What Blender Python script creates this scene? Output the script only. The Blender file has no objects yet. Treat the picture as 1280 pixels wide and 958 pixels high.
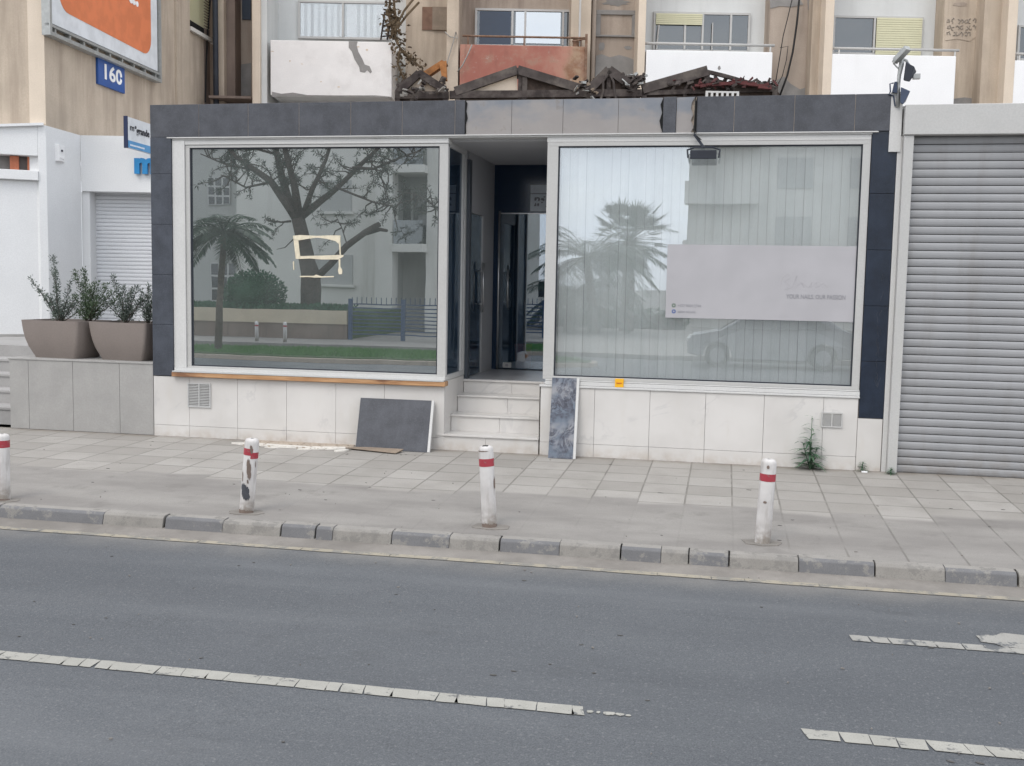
import bpy, bmesh, math, random
from mathutils import Vector, Matrix
R = math.radians
random.seed(7)
S = bpy.context.scene
COL = S.collection

# ------------------------------------------------------------------ camera
CF, CP, CR, CY, CD, CH = 1334.63, .0925, .0188, -.1956, 11.0978, 1.8
fw = Vector((math.sin(CY)*math.cos(CP), math.cos(CY)*math.cos(CP), -math.sin(CP)))
rt = Vector((math.cos(CY), -math.sin(CY), 0)); up = rt.cross(fw)
r2 = rt*math.cos(CR)+up*math.sin(CR); u2 = -rt*math.sin(CR)+up*math.cos(CR)
CAM = Vector((0, -CD, CH))
cd = bpy.data.cameras.new('camera'); cam = bpy.data.objects.new('camera', cd); COL.objects.link(cam)
cd.sensor_width = 36; cd.lens = CF/1280*36; cd.clip_start = .1; cd.clip_end = 3000
cam.matrix_world = Matrix(((r2.x, u2.x, -fw.x, CAM.x), (r2.y, u2.y, -fw.y, CAM.y), (r2.z, u2.z, -fw.z, CAM.z), (0, 0, 0, 1)))
S.camera = cam
S.render.engine = 'CYCLES'
S.view_settings.view_transform = 'Standard'; S.view_settings.look = 'None'
S.view_settings.exposure = 1.12; S.view_settings.gamma = 1
S.cycles.max_bounces = 10; S.cycles.glossy_bounces = 5; S.cycles.transparent_max_bounces = 16

# ------------------------------------------------------------------ world: overcast, patches of blue
SUN_EL, SUN_AZ = R(52), R(200)          # sun behind the camera, to its right, veiled by cloud
W = bpy.data.worlds.new('World'); S.world = W; W.use_nodes = True
nt = W.node_tree; nt.nodes.clear()
o = nt.nodes.new('ShaderNodeOutputWorld'); bg = nt.nodes.new('ShaderNodeBackground')
sky = nt.nodes.new('ShaderNodeTexSky'); sky.sky_type = 'NISHITA'; sky.sun_disc = False
sky.sun_elevation = SUN_EL; sky.sun_rotation = SUN_AZ; sky.dust_density = 3
tc = nt.nodes.new('ShaderNodeTexCoord'); mp = nt.nodes.new('ShaderNodeMapping'); mp.inputs['Scale'].default_value = (1, 1, 2.6)
nz = nt.nodes.new('ShaderNodeTexNoise'); nz.inputs['Scale'].default_value = 2.2; nz.inputs['Detail'].default_value = 7; nz.inputs['Roughness'].default_value = .55
rp = nt.nodes.new('ShaderNodeValToRGB'); rp.color_ramp.elements[0].position = .33; rp.color_ramp.elements[1].position = .5
nz2 = nt.nodes.new('ShaderNodeTexNoise'); nz2.inputs['Scale'].default_value = 1.4; nz2.inputs['Detail'].default_value = 6
rp2 = nt.nodes.new('ShaderNodeValToRGB'); rp2.color_ramp.elements[0].position = .35; rp2.color_ramp.elements[1].position = .68
rp2.color_ramp.elements[0].color = (5.2, 5.6, 6.3, 1); rp2.color_ramp.elements[1].color = (8.6, 8.7, 8.9, 1)
mx = nt.nodes.new('ShaderNodeMix'); mx.data_type = 'RGBA'
mr = nt.nodes.new('ShaderNodeMapRange'); mr.inputs[3].default_value = .55; mr.inputs[4].default_value = 1.0
L = nt.links.new
L(tc.outputs['Generated'], mp.inputs[0]); L(mp.outputs[0], nz.inputs[0]); L(mp.outputs[0], nz2.inputs[0])
L(nz.outputs[0], rp.inputs[0]); L(rp.outputs[0], mr.inputs[0]); L(nz2.outputs[0], rp2.inputs[0])
L(mr.outputs[0], mx.inputs[0]); L(sky.outputs[0], mx.inputs[6]); L(rp2.outputs[0], mx.inputs[7])
L(mx.outputs[2], bg.inputs[0]); bg.inputs[1].default_value = .108; L(bg.outputs[0], o.inputs[0])
sl = bpy.data.lights.new('sun', 'SUN'); sl.energy = .5; sl.angle = R(25); sl.color = (1, .96, .9)
so = bpy.data.objects.new('sun', sl); COL.objects.link(so)
sd = Vector((math.sin(SUN_AZ)*math.cos(SUN_EL), math.cos(SUN_AZ)*math.cos(SUN_EL), math.sin(SUN_EL)))
so.rotation_euler = sd.to_track_quat('Z', 'Y').to_euler(); so.location = (0, 0, 30)

# ------------------------------------------------------------------ survey helpers (photo pixels -> points on a known plane of the place)
def ray(x, y): return fw*CF+r2*(x-640)-u2*(y-479)
def FY(x, y, Y=0.):                       # on the vertical plane y = Y  -> (X, Z)
    d = ray(x, y); p = CAM+d*((Y-CAM.y)/d.y); return p.x, p.z
def FZ(x, y, Z):                          # on the level z = Z -> (X, Y)
    d = ray(x, y); p = CAM+d*((Z-CAM.z)/d.z); return p.x, p.y
def TP(x, y, d):                          # frame of the old tower: (lateral, z) at depth d
    v = ray(x, y); n = Vector((math.sin(CY), math.cos(CY), 0)); p = CAM+v*(d/v.dot(n))
    q = p-Vector((0, -CD, 0)); return q.dot(rt), p.z
def OP(x, y, Y):                          # what the shop windows mirror: a point across the street at y = -Y
    X, Z = FY(x, y, Y); return X, -Y, Z
def w2t(p):                               # world -> tower frame
    q = Vector(p)-Vector((0, -CD, 0)); return Vector((q.dot(rt), q.dot(Vector((math.sin(CY), math.cos(CY), 0))), p[2]))

# ------------------------------------------------------------------ materials
class NT:
    def __init__(s, name):
        s.m = bpy.data.materials.new(name); s.m.use_nodes = True; s.t = s.m.node_tree; s.t.nodes.clear()
        s.o = s.t.nodes.new('ShaderNodeOutputMaterial'); s.b = s.t.nodes.new('ShaderNodeBsdfPrincipled')
        s.t.links.new(s.b.outputs[0], s.o.inputs[0]); s.tc = s.t.nodes.new('ShaderNodeTexCoord'); s.c = s.tc.outputs['Object']
        s.sep = None
    def lk(s, a, b): s.t.links.new(a, b)
    def inp(s, n, i, v):
        if hasattr(v, 'is_output'): s.lk(v, n.inputs[i])
        elif v is not None: n.inputs[i].default_value = v
    def xyz(s):
        if not s.sep:
            s.sep = s.t.nodes.new('ShaderNodeSeparateXYZ'); s.lk(s.c, s.sep.inputs[0])
        return s.sep.outputs
    def mapc(s, scale=(1, 1, 1), rot=(0, 0, 0), src=None):
        n = s.t.nodes.new('ShaderNodeMapping'); s.lk(src or s.c, n.inputs[0]); n.inputs['Scale'].default_value = scale; n.inputs['Rotation'].default_value = rot
        return n.outputs[0]
    def noise(s, scale, detail=4, rough=.55, vec=None, dist=0):
        n = s.t.nodes.new('ShaderNodeTexNoise'); s.lk(vec or s.c, n.inputs[0]); n.inputs['Scale'].default_value = scale
        n.inputs['Detail'].default_value = detail; n.inputs['Roughness'].default_value = rough; n.inputs['Distortion'].default_value = dist
        return n.outputs[0]
    def vor(s, scale, vec=None, feat='F1', out=0):
        n = s.t.nodes.new('ShaderNodeTexVoronoi'); n.feature = feat; s.lk(vec or s.c, n.inputs[0]); n.inputs['Scale'].default_value = scale
        return n.outputs[out]
    def white(s, vec):
        n = s.t.nodes.new('ShaderNodeTexWhiteNoise'); n.noise_dimensions = '3D'; s.lk(vec, n.inputs[0]); return n.outputs[0]
    def comb(s, x, y, z):
        n = s.t.nodes.new('ShaderNodeCombineXYZ')
        for i, v in enumerate((x, y, z)): s.inp(n, i, v)
        return n.outputs[0]
    def m_(s, op, a, b=None, c=None):
        n = s.t.nodes.new('ShaderNodeMath'); n.operation = op
        for i, v in enumerate((a, b, c)): s.inp(n, i, v)
        return n.outputs[0]
    def ss(s, v, a, b, lo=0., hi=1.):     # smooth step
        n = s.t.nodes.new('ShaderNodeMapRange'); n.interpolation_type = 'SMOOTHSTEP'
        s.lk(v, n.inputs[0]); n.inputs[1].default_value = a; n.inputs[2].default_value = b; n.inputs[3].default_value = lo; n.inputs[4].default_value = hi
        return n.outputs[0]
    def mix(s, f, a, b, mode='MIX'):
        n = s.t.nodes.new('ShaderNodeMix'); n.data_type = 'RGBA'; n.blend_type = mode
        s.inp(n, 0, f)
        for i, v in ((6, a), (7, b)):
            if isinstance(v, (tuple, list)): n.inputs[i].default_value = (*v[:3], 1)
            else: s.lk(v, n.inputs[i])
        return n.outputs[2]
    def fin(s, col, rough=.8, bump=None, bs=.3, bd=.01, spec=.3, metal=0, **k):
        b = s.b
        if isinstance(col, (tuple, list)): b.inputs['Base Color'].default_value = (*col[:3], 1)
        else: s.lk(col, b.inputs['Base Color'])
        s.inp(b, 'Roughness', rough); b.inputs['Specular IOR Level'].default_value = spec; b.inputs['Metallic'].default_value = metal
        if bump is not None:
            n = s.t.nodes.new('ShaderNodeBump'); n.inputs['Strength'].default_value = bs; n.inputs['Distance'].default_value = bd
            s.lk(bump, n.inputs['Height']); s.lk(n.outputs[0], b.inputs['Normal'])
        return s.m

def sc(c, k): return tuple(min(1, v*k) for v in c[:3])
def surf(name, col, rough=.8, var=.12, scale=3, dirt=.25, dcol=(.12, .1, .085), dscale=1.1, dlo=.5, dhi=.75, fine=60, bs=.25, bd=.004, spec=.3, streak=False, metal=0):
    n = NT(name)
    a = n.mix(n.ss(n.noise(scale, 5), .3, .7), sc(col, 1-var), sc(col, 1+var))
    a = n.mix(n.ss(n.noise(fine, 2), .3, .7, 0, .5), a, sc(col, .86))
    v = n.mapc((3.5, 3.5, .35)) if streak else None
    if dirt: a = n.mix(n.ss(n.noise(dscale, 7, .62, v), dlo, dhi, 0, dirt), a, dcol)
    return n.fin(a, rough, n.noise(fine*1.5, 3), bs, bd, spec, metal)

M = {}
M['white_paint'] = surf('white paint', (.58, .575, .56), .6, .03, 2, .22, (.4, .38, .35), 1.2, .5, .8, streak=True, bs=.1)
M['white_clean'] = surf('white render clean', (.74, .745, .745), .7, .03, 1.5, .12, (.5, .5, .5), .8, .45, .8, bs=.12)
M['balcony_white'] = surf('balcony white render', (.83, .83, .83), .7, .02, 2, .12, (.5, .48, .45), 1.3, .5, .8, streak=True, bs=.12)
M['balcony_old'] = surf('old balcony white render', (.78, .76, .74), .8, .04, 3, .35, (.45, .42, .4), 1.6, .5, .75, bs=.25)
M['tower_white'] = surf('tower wall pale paint', (.62, .63, .62), .8, .04, 1.5, .35, (.38, .38, .37), .9, .45, .8, streak=True)
M['beige'] = surf('beige render', (.5, .42, .335), .9, .09, 2, .6, (.27, .215, .17), .9, .4, .7, streak=True, fine=40)
M['beige_dark'] = surf('beige render soiled', (.39, .325, .27), .9, .1, 1.6, .65, (.16, .12, .1), .8, .42, .72, streak=True, fine=40)
M['beige_light'] = surf('cream render', (.66, .565, .46), .9, .05, 2, .4, (.45, .36, .28), .8, .45, .8, streak=True)
M['grey_render'] = surf('grey cement render', (.26, .25, .24), .9, .14, 3, .4, (.15, .14, .13), 2)
M['brown_wall'] = surf('brown soiled wall', (.2, .155, .13), .9, .15, 1.5, .5, (.09, .07, .06), 1.5, streak=True)
M['white_pvc'] = surf('white window profile', (.47, .465, .45), .45, .03, 3, .25, (.4, .39, .36), 2, .5, .8, bs=.04, spec=.5)
M['alu_grey'] = surf('grey window profile', (.5, .5, .49), .45, .04, 3, .3, (.3, .3, .28), 2, bs=.04, spec=.5)
M['dark_frame'] = surf('dark window frame', (.05, .06, .075), .4, .1, 3, .2, (.15, .15, .15), 2, bs=.05, spec=.5)
M['steel'] = surf('brushed steel', (.6, .6, .6), .3, .05, 4, .2, bs=.05, metal=.9)
M['galv'] = surf('weathered galvanised metal', (.4, .41, .4), .5, .12, 12, .4, (.25, .23, .2), 6, metal=.5)
M['black_metal'] = surf('black painted metal', (.016, .02, .03), .7, .2, 6, .2, (.1, .1, .1), 4, spec=.5)
M['blue_dark'] = surf('dark blue floodlight housing', (.02, .035, .075), .35, .2, 6, .2, (.1, .1, .1), 4, spec=.5)
M['charred'] = surf('charred timber', (.045, .036, .034), .85, .35, 6, .6, (.12, .105, .095), 4, .45, .65, bs=.6, bd=.01)
M['char_grey'] = surf('weathered grey felt roofing', (.065, .055, .052), .9, .3, 5, .5, (.17, .15, .13), 3, .45, .7, bs=.5, bd=.01)
M['red_board'] = surf('burnt red boards', (.1, .032, .032), .85, .3, 6, .5, (.04, .03, .03), 4, .45, .65, bs=.5)
M['orange_sheet'] = surf('orange insulation foam', (.36, .16, .06), .9, .3, 8, .85, (.12, .07, .04), 5, .45, .7, bs=.7, bd=.02)
M['gutter'] = surf('gutter dirt', (.235, .217, .196), .95, .15, 3, .6, (.15, .137, .123), 2.5, .42, .68, fine=90, bs=.5)
M['cement'] = surf('cement patch', (.43, .365, .3), .95, .12, 5, .5, (.2, .17, .14), 5, .5, .65, bs=.6, bd=.01)
M['plaster_bit'] = surf('white plaster rubble', (.66, .63, .58), .95, .08, 8, .3, (.35, .3, .25), 6)
M['step_conc'] = surf('grey step tiles', (.36, .35, .34), .85, .06, 3, .4, (.2, .19, .18), 2)
M['soil'] = surf('dry soil', (.07, .055, .04), .95, .3, 20, 0)
M['pot'] = surf('taupe plastic planter', (.235, .2, .18), .6, .03, 3, .15, (.32, .29, .26), 2, .5, .8, bs=.08)
M['card'] = surf('cardboard', (.25, .2, .155), .9, .15, 6, .3, (.15, .1, .07), 4)
M['bark'] = surf('bark', (.085, .065, .055), .95, .3, 9, .4, (.03, .025, .02), 6, bs=1, bd=.03)
M['palm_bark'] = surf('palm trunk bark', (.13, .1, .075), .95, .3, 9, .4, (.05, .04, .03), 6, bs=1, bd=.03)
M['dead_vine'] = surf('dry vine leaves', (.13, .095, .06), .95, .3, 9, 0)
M['asph_far'] = surf('far ground', (.17, .165, .155), .95, .1, .2, .3, (.1, .1, .09), .1)
M['yellow_wall'] = surf('low wall ochre render', (.5, .43, .32), .9, .08, 2, .4, (.25, .22, .17), 1)
M['opp_wall'] = surf('opposite building render', (.66, .645, .6), .9, .04, 1, .25, (.35, .33, .3), .7, streak=True)
M['opp_wall_b'] = surf('opposite building darker render', (.44, .44, .42), .9, .05, 1, .25, (.25, .24, .22), .7, streak=True)
M['blue_fence'] = surf('blue painted fence metal', (.03, .06, .13), .5, .1, 5, .2)
M['car_white'] = surf('silver car paint', (.2, .2, .21), .2, .01, 2, .05, spec=.6, bs=0)
M['tyre'] = surf('tyre rubber', (.02, .02, .02), .85, .1, 5, .2)
M['red_plastic'] = surf('red plastic', (.45, .04, .03), .45, .05, 5, .1)
M['yellow_card'] = surf('yellow sticker', (.8, .42, .02), .6, .03, 5, .1)
M['wood'] = None
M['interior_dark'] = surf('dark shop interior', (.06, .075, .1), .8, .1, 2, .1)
M['interior_wall'] = surf('vestibule wall paint', (.5, .5, .51), .8, .03, 2, .2, (.35, .35, .35), 1)
M['dark_panel'] = surf('glossy dark blue panel', (.016, .034, .07), .12, .1, 2, .1, (.04, .05, .06), 2, bs=.02, spec=.5)
M['floor_tile'] = surf('vestibule floor tile', (.33, .33, .34), .3, .04, 3, .3, (.2, .2, .2), 2, bs=.05, spec=.5)
M['shadow_black'] = surf('black gap', (.01, .01, .01), .9, 0, 2, 0)
M['gum'] = surf('dark gum', (.09, .085, .08), .9, .1, 5, 0)
M['char_brown'] = surf('sooty and shaded brown boards', (.05, .036, .03), .9, .4, 6, .5, (.11, .085, .07), 4, .45, .65, bs=.6)
M['brown_faded'] = surf('faded brown marks', (.3, .26, .22), .9, .15, 9, .4)
M['tape'] = surf('old masking tape residue', (.72, .65, .5), .8, .08, 20, .35, (.4, .33, .22), 9, .45, .7)
M['grey_cloth'] = surf('grey net curtain', (.27, .285, .28), .9, .06, 4, .1)
M['cream_slat'] = surf('cream shutter slats', (.62, .6, .42), .6, .04, 3, .2, (.4, .36, .25), 3)
M['brown_board'] = surf('brown board', (.2, .12, .085), .8, .25, 6, .4, (.08, .05, .04), 6)
M['rust'] = surf('rusty rail', (.2, .12, .08), .8, .3, 12, .5, (.35, .3, .26), 10)
M['wire'] = surf('black cable', (.02, .02, .02), .7, .1, 3, 0)
M['wire_grey'] = surf('grey cable', (.3, .29, .27), .7, .1, 3, 0)
M['terracotta'] = surf('terracotta hollow brick', (.45, .16, .09), .9, .15, 9, .3)

def wood_mat():
    n = NT('varnished timber sill'); v = n.mapc((1.2, 9, 14))
    a = n.mix(n.ss(n.noise(3, 6, .6, v), .3, .7), (.36, .19, .09), (.5, .3, .16))
    a = n.mix(n.ss(n.noise(2.3, 5, .6, n.mapc((.8, 3, 3))), .5, .68, 0, .85), a, (.17, .08, .045))
    return n.fin(a, .55, n.noise(8, 5, .6, v), .3, .004)
M['wood'] = wood_mat()

def asphalt():
    n = NT('asphalt'); x, y, z = n.xyz()
    base = n.mix(n.ss(n.noise(.9, 6, .6, n.mapc((.35, 1.4, 1))), .3, .72), (.094, .099, .106), (.12, .126, .133))
    g = n.noise(120, 4, .8); base = n.mix(n.ss(g, .38, .62, 0, .85), base, (.055, .06, .067))
    g2 = n.noise(48, 3, .7); base = n.mix(n.ss(g2, .55, .7, 0, .5), base, (.2, .2, .2)); g3 = n.noise(.35, 4, .6, n.mapc((.25, 2.2, 1))); base = n.mix(n.ss(g3, .5, .7, 0, .35), base, (.165, .17, .175))
    cr = n.m_('ABSOLUTE', n.m_('SUBTRACT', n.noise(.8, 8, .65, None, .6), .5)); base = n.mix(n.m_('MULTIPLY', n.ss(cr, 0, .0035, .55, 0), n.ss(n.noise(.5, 2), .5, .6)), base, (.04, .042, .045))
    sp = n.vor(75); base = n.mix(n.ss(sp, .0, .16, .55, 0), base, (.3, .3, .29))
    wn = n.noise(2.2, 6, .65, n.mapc((.6, 1.3, 1))); base = n.mix(n.ss(wn, .6, .74, 0, .4), base, (.06, .062, .065))
    dust_haze = n.m_('MULTIPLY', n.ss(y, -4.25, -3.72), n.ss(n.noise(3, 5), .25, .7, .25, .75))     # grit washed to the kerb
    base = n.mix(dust_haze, base, (.2, .19, .175))
    return n.fin(base, n.ss(n.noise(2, 4), .3, .7, .62, .8), n.m_('ADD', n.m_('MULTIPLY', g, .6), sp), .5, .004, .35)
M['asphalt'] = asphalt()

def pavement_mat():
    n = NT('pavement tiles'); x, y, z = n.xyz(); T = .4
    wob = n.m_('MULTIPLY', n.m_('SUBTRACT', n.noise(6, 3), .5), .008)
    u = n.m_('DIVIDE', n.m_('ADD', n.m_('SUBTRACT', x, .117), wob), T); v = n.m_('DIVIDE', n.m_('ADD', y, wob), T)
    fu = n.m_('FRACT', n.m_('ADD', u, 100)); fv = n.m_('FRACT', n.m_('ADD', v, 100))
    du = n.m_('MULTIPLY', n.m_('SUBTRACT', .5, n.m_('ABSOLUTE', n.m_('SUBTRACT', fu, .5))), T)
    dv = n.m_('MULTIPLY', n.m_('SUBTRACT', .5, n.m_('ABSOLUTE', n.m_('SUBTRACT', fv, .5))), T)
    lu = n.ss(du, .0035, .0105, .85, 0); lv = n.ss(dv, .004, .0125, .95, 0); line = n.m_('MAXIMUM', lu, lv)
    cell = n.comb(n.m_('FLOOR', n.m_('ADD', u, 100)), n.m_('FLOOR', n.m_('ADD', v, 100)), 0)
    wn = n.white(cell)
    # zone: clean tiled strip along the wall, grimy screeded strip along the kerb
    edge = n.m_('ADD', y, n.m_('MULTIPLY', n.m_('SUBTRACT', n.noise(1.2, 3), .5), .25))
    edge = n.m_('ADD', edge, n.m_('MULTIPLY', n.m_('SUBTRACT', n.white(n.comb(n.m_('FLOOR', n.m_('ADD', u, 100)), 3, 1)), .5), .25))
    clean = n.ss(edge, -2.05, -1.93)
    tile = n.mix(wn, (.29, .272, .248), (.365, .345, .318))
    tile = n.mix(n.ss(n.noise(2.2, 6, .6), .42, .72, 0, .55), tile, (.25, .235, .21))
    tile = n.mix(n.ss(n.noise(120, 2), .4, .7, 0, .3), tile, (.2, .19, .18))
    scr = n.mix(n.ss(n.noise(1.6, 7, .62, n.mapc((.6, 1.4, 1))), .3, .7), (.215, .2, .186), (.29, .273, .252))
    scr = n.mix(n.ss(n.noise(3.5, 8, .68), .53, .72, 0, .5), scr, (.16, .148, .135))
    scr = n.mix(n.ss(n.noise(130, 2), .35, .7, 0, .4), scr, (.17, .165, .155))
    base = n.mix(clean, scr, tile)
    right = n.ss(x, -.2, 1.6, .16, .9)
    ls = n.m_('MULTIPLY', lu, n.m_('MULTIPLY', right, n.ss(n.noise(2.5, 4), .3, .6)))
    lsel = n.m_('ADD', n.m_('MULTIPLY', clean, n.m_('MULTIPLY', line, n.ss(n.noise(3, 4), .25, .6, .35, 1.))), n.m_('MULTIPLY', n.m_('SUBTRACT', 1, clean), ls))
    base = n.mix(n.m_('MULTIPLY', lsel, .8), base, (.13, .12, .105))
    dots = n.vor(9); base = n.mix(n.m_('MULTIPLY', n.ss(dots, .02, .055, 1, 0), n.ss(n.noise(4, 2), .55, .6)), base, (.05, .045, .04))
    wall = n.m_('MULTIPLY', n.ss(y, -.22, 0), n.ss(n.noise(6, 4), .3, .65, .1, .6)); base = n.mix(wall, base, (.16, .13, .1))  # grime along the wall foot, also painted in as contact shade
    h = n.m_('SUBTRACT', n.m_('MULTIPLY', n.noise(80, 3), .25), n.m_('MULTIPLY', lsel, 1.2))
    return n.fin(base, .9, h, .6, .006, .25)
M['pavement'] = pavement_mat()

def marble(name, panels=True):
    n = NT(name)
    a = n.mix(n.ss(n.noise(1.3, 4), .3, .7), (.55, .53, .505), (.63, .61, .585))
    w = n.noise(1.1, 5, .6, n.mapc((1, 1, 1), (.3, .5, .6)), 1.4)
    vein = n.ss(n.m_('ABSOLUTE', n.m_('SUBTRACT', w, .5)), 0, .035, .38, 0)
    a = n.mix(n.m_('MULTIPLY', vein, n.ss(n.noise(2, 3), .48, .66)), a, (.42, .41, .41))
    a = n.mix(n.ss(n.noise(3, 6, .6, n.mapc((2, 2, .5))), .55, .8, 0, .3), a, (.5, .45, .38))
    z = n.xyz()[2]
    a = n.mix(n.m_('MULTIPLY', n.ss(z, .0, .14, .5, 0), n.ss(n.noise(8, 4), .3, .7)), a, (.4, .33, .26))
    return n.fin(a, .35, n.noise(30, 3), .05, .003, .45)
M['marble'] = marble('white marble cladding')
def slate(name, col, sp=.4, rough=.5):
    n = NT(name)
    a = n.mix(n.ss(n.noise(5, 7, .65), .3, .7), sc(col, .8), sc(col, 1.25))
    a = n.mix(n.ss(n.noise(90, 2), .45, .75, 0, .3), a, sc(col, 1.9))
    a = n.mix(n.ss(n.noise(1.7, 5), .55, .8, 0, .3), a, sc(col, 1.7))
    return n.fin(a, rough, n.noise(60, 4), .25, .003, sp)
M['slate'] = slate('dark slate tile', (.062, .065, .075))
M['slate_blue'] = slate('dark blue tile', (.052, .058, .072), .4, .4)
M['slate_navy'] = slate('navy polished tile', (.016, .023, .038), .5, .2)
M['grey_tile'] = surf('grey stone tile', (.35, .34, .325), .8, .05, 4, .3, (.25, .245, .235), 3, .42, .72)
def bare_fascia():
    n = NT('bare fascia with adhesive')
    zz_ = n.m_('ADD', n.m_('MULTIPLY', n.m_('SUBTRACT', n.xyz()[2], 3.53), 1.1), n.noise(1.6, 5, .6, n.mapc((1, 1, 2))))
    a = n.mix(n.ss(zz_, .42, .68), (.29, .27, .26), (.2, .215, .24))
    a = n.mix(n.ss(n.noise(3.5, 6, .6), .35, .65, 0, .45), a, (.33, .31, .295))
    a = n.mix(n.ss(n.noise(7, 6, .6), .6, .72, 0, .5), a, (.2, .17, .15))
    return n.fin(a, .85, n.noise(14, 5), .4, .006)
M['bare'] = bare_fascia()
def red_balc():
    n = NT('faded red balcony render'); x = n.xyz()[0]
    a = n.mix(n.ss(n.noise(1.5, 6, .6), .35, .65), (.33, .13, .1), (.42, .22, .165))
    k = n.ss(n.m_('ADD', x, n.m_('MULTIPLY', n.noise(2, 5), .7)), -.72, -.5)
    b = n.mix(n.ss(n.noise(4, 6, .6), .4, .65), (.36, .25, .17), (.25, .13, .08))
    a = n.mix(k, a, b)
    a = n.mix(n.ss(n.noise(3, 7, .7), .52, .66, 0, .65), a, (.3, .2, .15)); a = n.mix(n.ss(n.noise(5, 6, .7), .58, .68, 0, .6), a, (.42, .37, .32)); a = n.mix(n.ss(n.noise(2, 6, .65, n.mapc((3, 3, .5))), .52, .7, 0, .5), a, (.2, .1, .08))
    return n.fin(a, .9, n.noise(30, 4), .4, .006)
M['red_balcony'] = red_balc()
def mural_panel():
    n = NT('blue grey marbled board')
    w = n.noise(5, 8, .7, None, 1.2)
    a = n.mix(n.ss(n.noise(3.2, 3), .42, .6), (.13, .158, .195), (.28, .28, .29))
    f = n.ss(n.m_('ABSOLUTE', n.m_('SUBTRACT', w, .5)), 0, .1, .95, 0)
    a = n.mix(n.m_('MULTIPLY', f, n.ss(n.noise(4, 3), .38, .52)), a, (.045, .045, .06))
    a = n.mix(n.ss(n.noise(24, 4), .35, .6, 0, .3), a, (.18, .2, .25))
    return n.fin(a, .4, w, .15, .004)
M['mural'] = mural_panel()
def bollard_mat(name, amt):
    n = NT(name)
    a = n.mix(n.ss(n.noise(5, 4), .3, .7), (.5, .48, .465), (.62, .6, .58))
    a = n.mix(n.ss(n.noise(9, 5, .6, n.mapc((1.6, 1.6, .35))), .45, .7, 0, .6), a, (.3, .27, .245))
    z = n.xyz()[2]
    a = n.mix(n.ss(n.noise(16, 4, .6, n.mapc((1, 1, .5))), amt, amt+.01), a, (.05, .04, .042))
    a = n.mix(n.m_('MULTIPLY', n.ss(z, .02, .2, .8, 0), n.ss(n.noise(12, 4), .3, .6)), a, (.2, .17, .14))  # darkened foot: grime doubling as painted contact shade
    return n.fin(a, .6, n.noise(30, 4), .3, .004)
M['bol_a'] = bollard_mat('bollard paint', .70); M['bol_b'] = bollard_mat('bollard paint worn', .665)
def paintcol(name, c, rough=.5, wear=.3):
    n = NT(name); a = n.mix(n.ss(n.noise(4, 5), .35, .65), sc(c, .92), sc(c, 1.06))
    a = n.mix(n.ss(n.noise(25, 6, .65), .58, .68, 0, wear), a, (.2, .19, .18))
    return n.fin(a, rough)
M['red_band'] = paintcol('red reflective band', (.34, .045, .06), .5, .5)
def linepaint(name, c, wear, under):
    n = NT(name); a = n.mix(n.ss(n.noise(6, 5), .35, .7), sc(c, .88), c)
    a = n.mix(n.ss(n.noise(9, 8, .72), wear, wear+.07), a, under)
    a = n.mix(n.ss(n.noise(140, 2), .45, .7, 0, .4), a, sc(c, .6))
    return n.fin(a, .8, n.noise(90, 3), .3, .003)
M['line_white'] = linepaint('road line white', (.35, .34, .305), .55, (.12, .12, .12))
M['line_faded'] = linepaint('road line faded white', (.32, .31, .285), .5, (.11, .115, .12))
M['line_yellow'] = linepaint('faded yellow line', (.34, .305, .24), .48, (.21, .2, .18))
M['kerb_pale'] = linepaint('kerb stone bare', (.265, .25, .228), .5, (.2, .19, .175))
M['kerb_top'] = linepaint('kerb stone dusty top', (.29, .273, .25), .55, (.19, .18, .165))
M['kerb_dark'] = linepaint('kerb stone dark paint', (.165, .164, .168), .53, (.225, .215, .2))
M['orange'] = paintcol('orange billboard print', (.66, .2, .085), .5, .04)
M['board_white'] = paintcol('white billboard print', (.66, .68, .7), .5, .05)
M['sign_blue'] = paintcol('blue enamel sign', (.03, .09, .3), .35, .08)
M['sign_navy'] = paintcol('navy sign edge', (.02, .028, .07), .5, .05)
M['sign_cyan'] = paintcol('cyan sign print', (.09, .28, .52), .5, .03)
M['letter_blue'] = paintcol('blue letter', (.03, .22, .48), .4, .02)
M['letter_white'] = paintcol('white letter', (.85, .85, .85), .5, .02)
M['letter_dark'] = paintcol('dark letter', (.04, .04, .05), .5, 0)
M['letter_grey'] = paintcol('grey print', (.26, .26, .28), .5, 0)
M['print_pale'] = paintcol('pale print', (.46, .44, .45), .5, 0)
M['sign_face'] = surf('frosted grey vinyl sign', (.42, .41, .425), .35, .02, 1, .1, (.42, .42, .44), 1, fine=3, bs=0)
M['print_faint'] = paintcol('faint print', (.455, .44, .455), .5, 0)
M['notice'] = surf('printed notice paper', (.75, .8, .85), .6, .05, 3, .1)
def leafm(name, a, b, tr=.25):
    n = NT(name)
    oi = n.t.nodes.new('ShaderNodeNewGeometry')
    c = n.mix(oi.outputs['Random Per Island'], a, b)
    n.fin(c, .55, spec=.3)
    t = n.t.nodes.new('ShaderNodeBsdfTranslucent'); n.lk(c, t.inputs[0])
    m = n.t.nodes.new('ShaderNodeMixShader'); m.inputs[0].default_value = tr; n.lk(n.b.outputs[0], m.inputs[1]); n.lk(t.outputs[0], m.inputs[2]); n.lk(m.outputs[0], n.o.inputs[0])
    return n.m
M['olive'] = leafm('olive leaf', (.06, .085, .07), (.2, .235, .2))
M['olive_g'] = leafm('olive leaf green', (.045, .075, .04), (.14, .19, .115))
M['weed'] = leafm('weed leaf', (.05, .11, .065), (.13, .22, .13))
M['pine'] = leafm('pine needles', (.02, .03, .022), (.06, .075, .05))
M['palm'] = leafm('palm leaflet', (.02, .045, .03), (.06, .1, .06))
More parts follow.
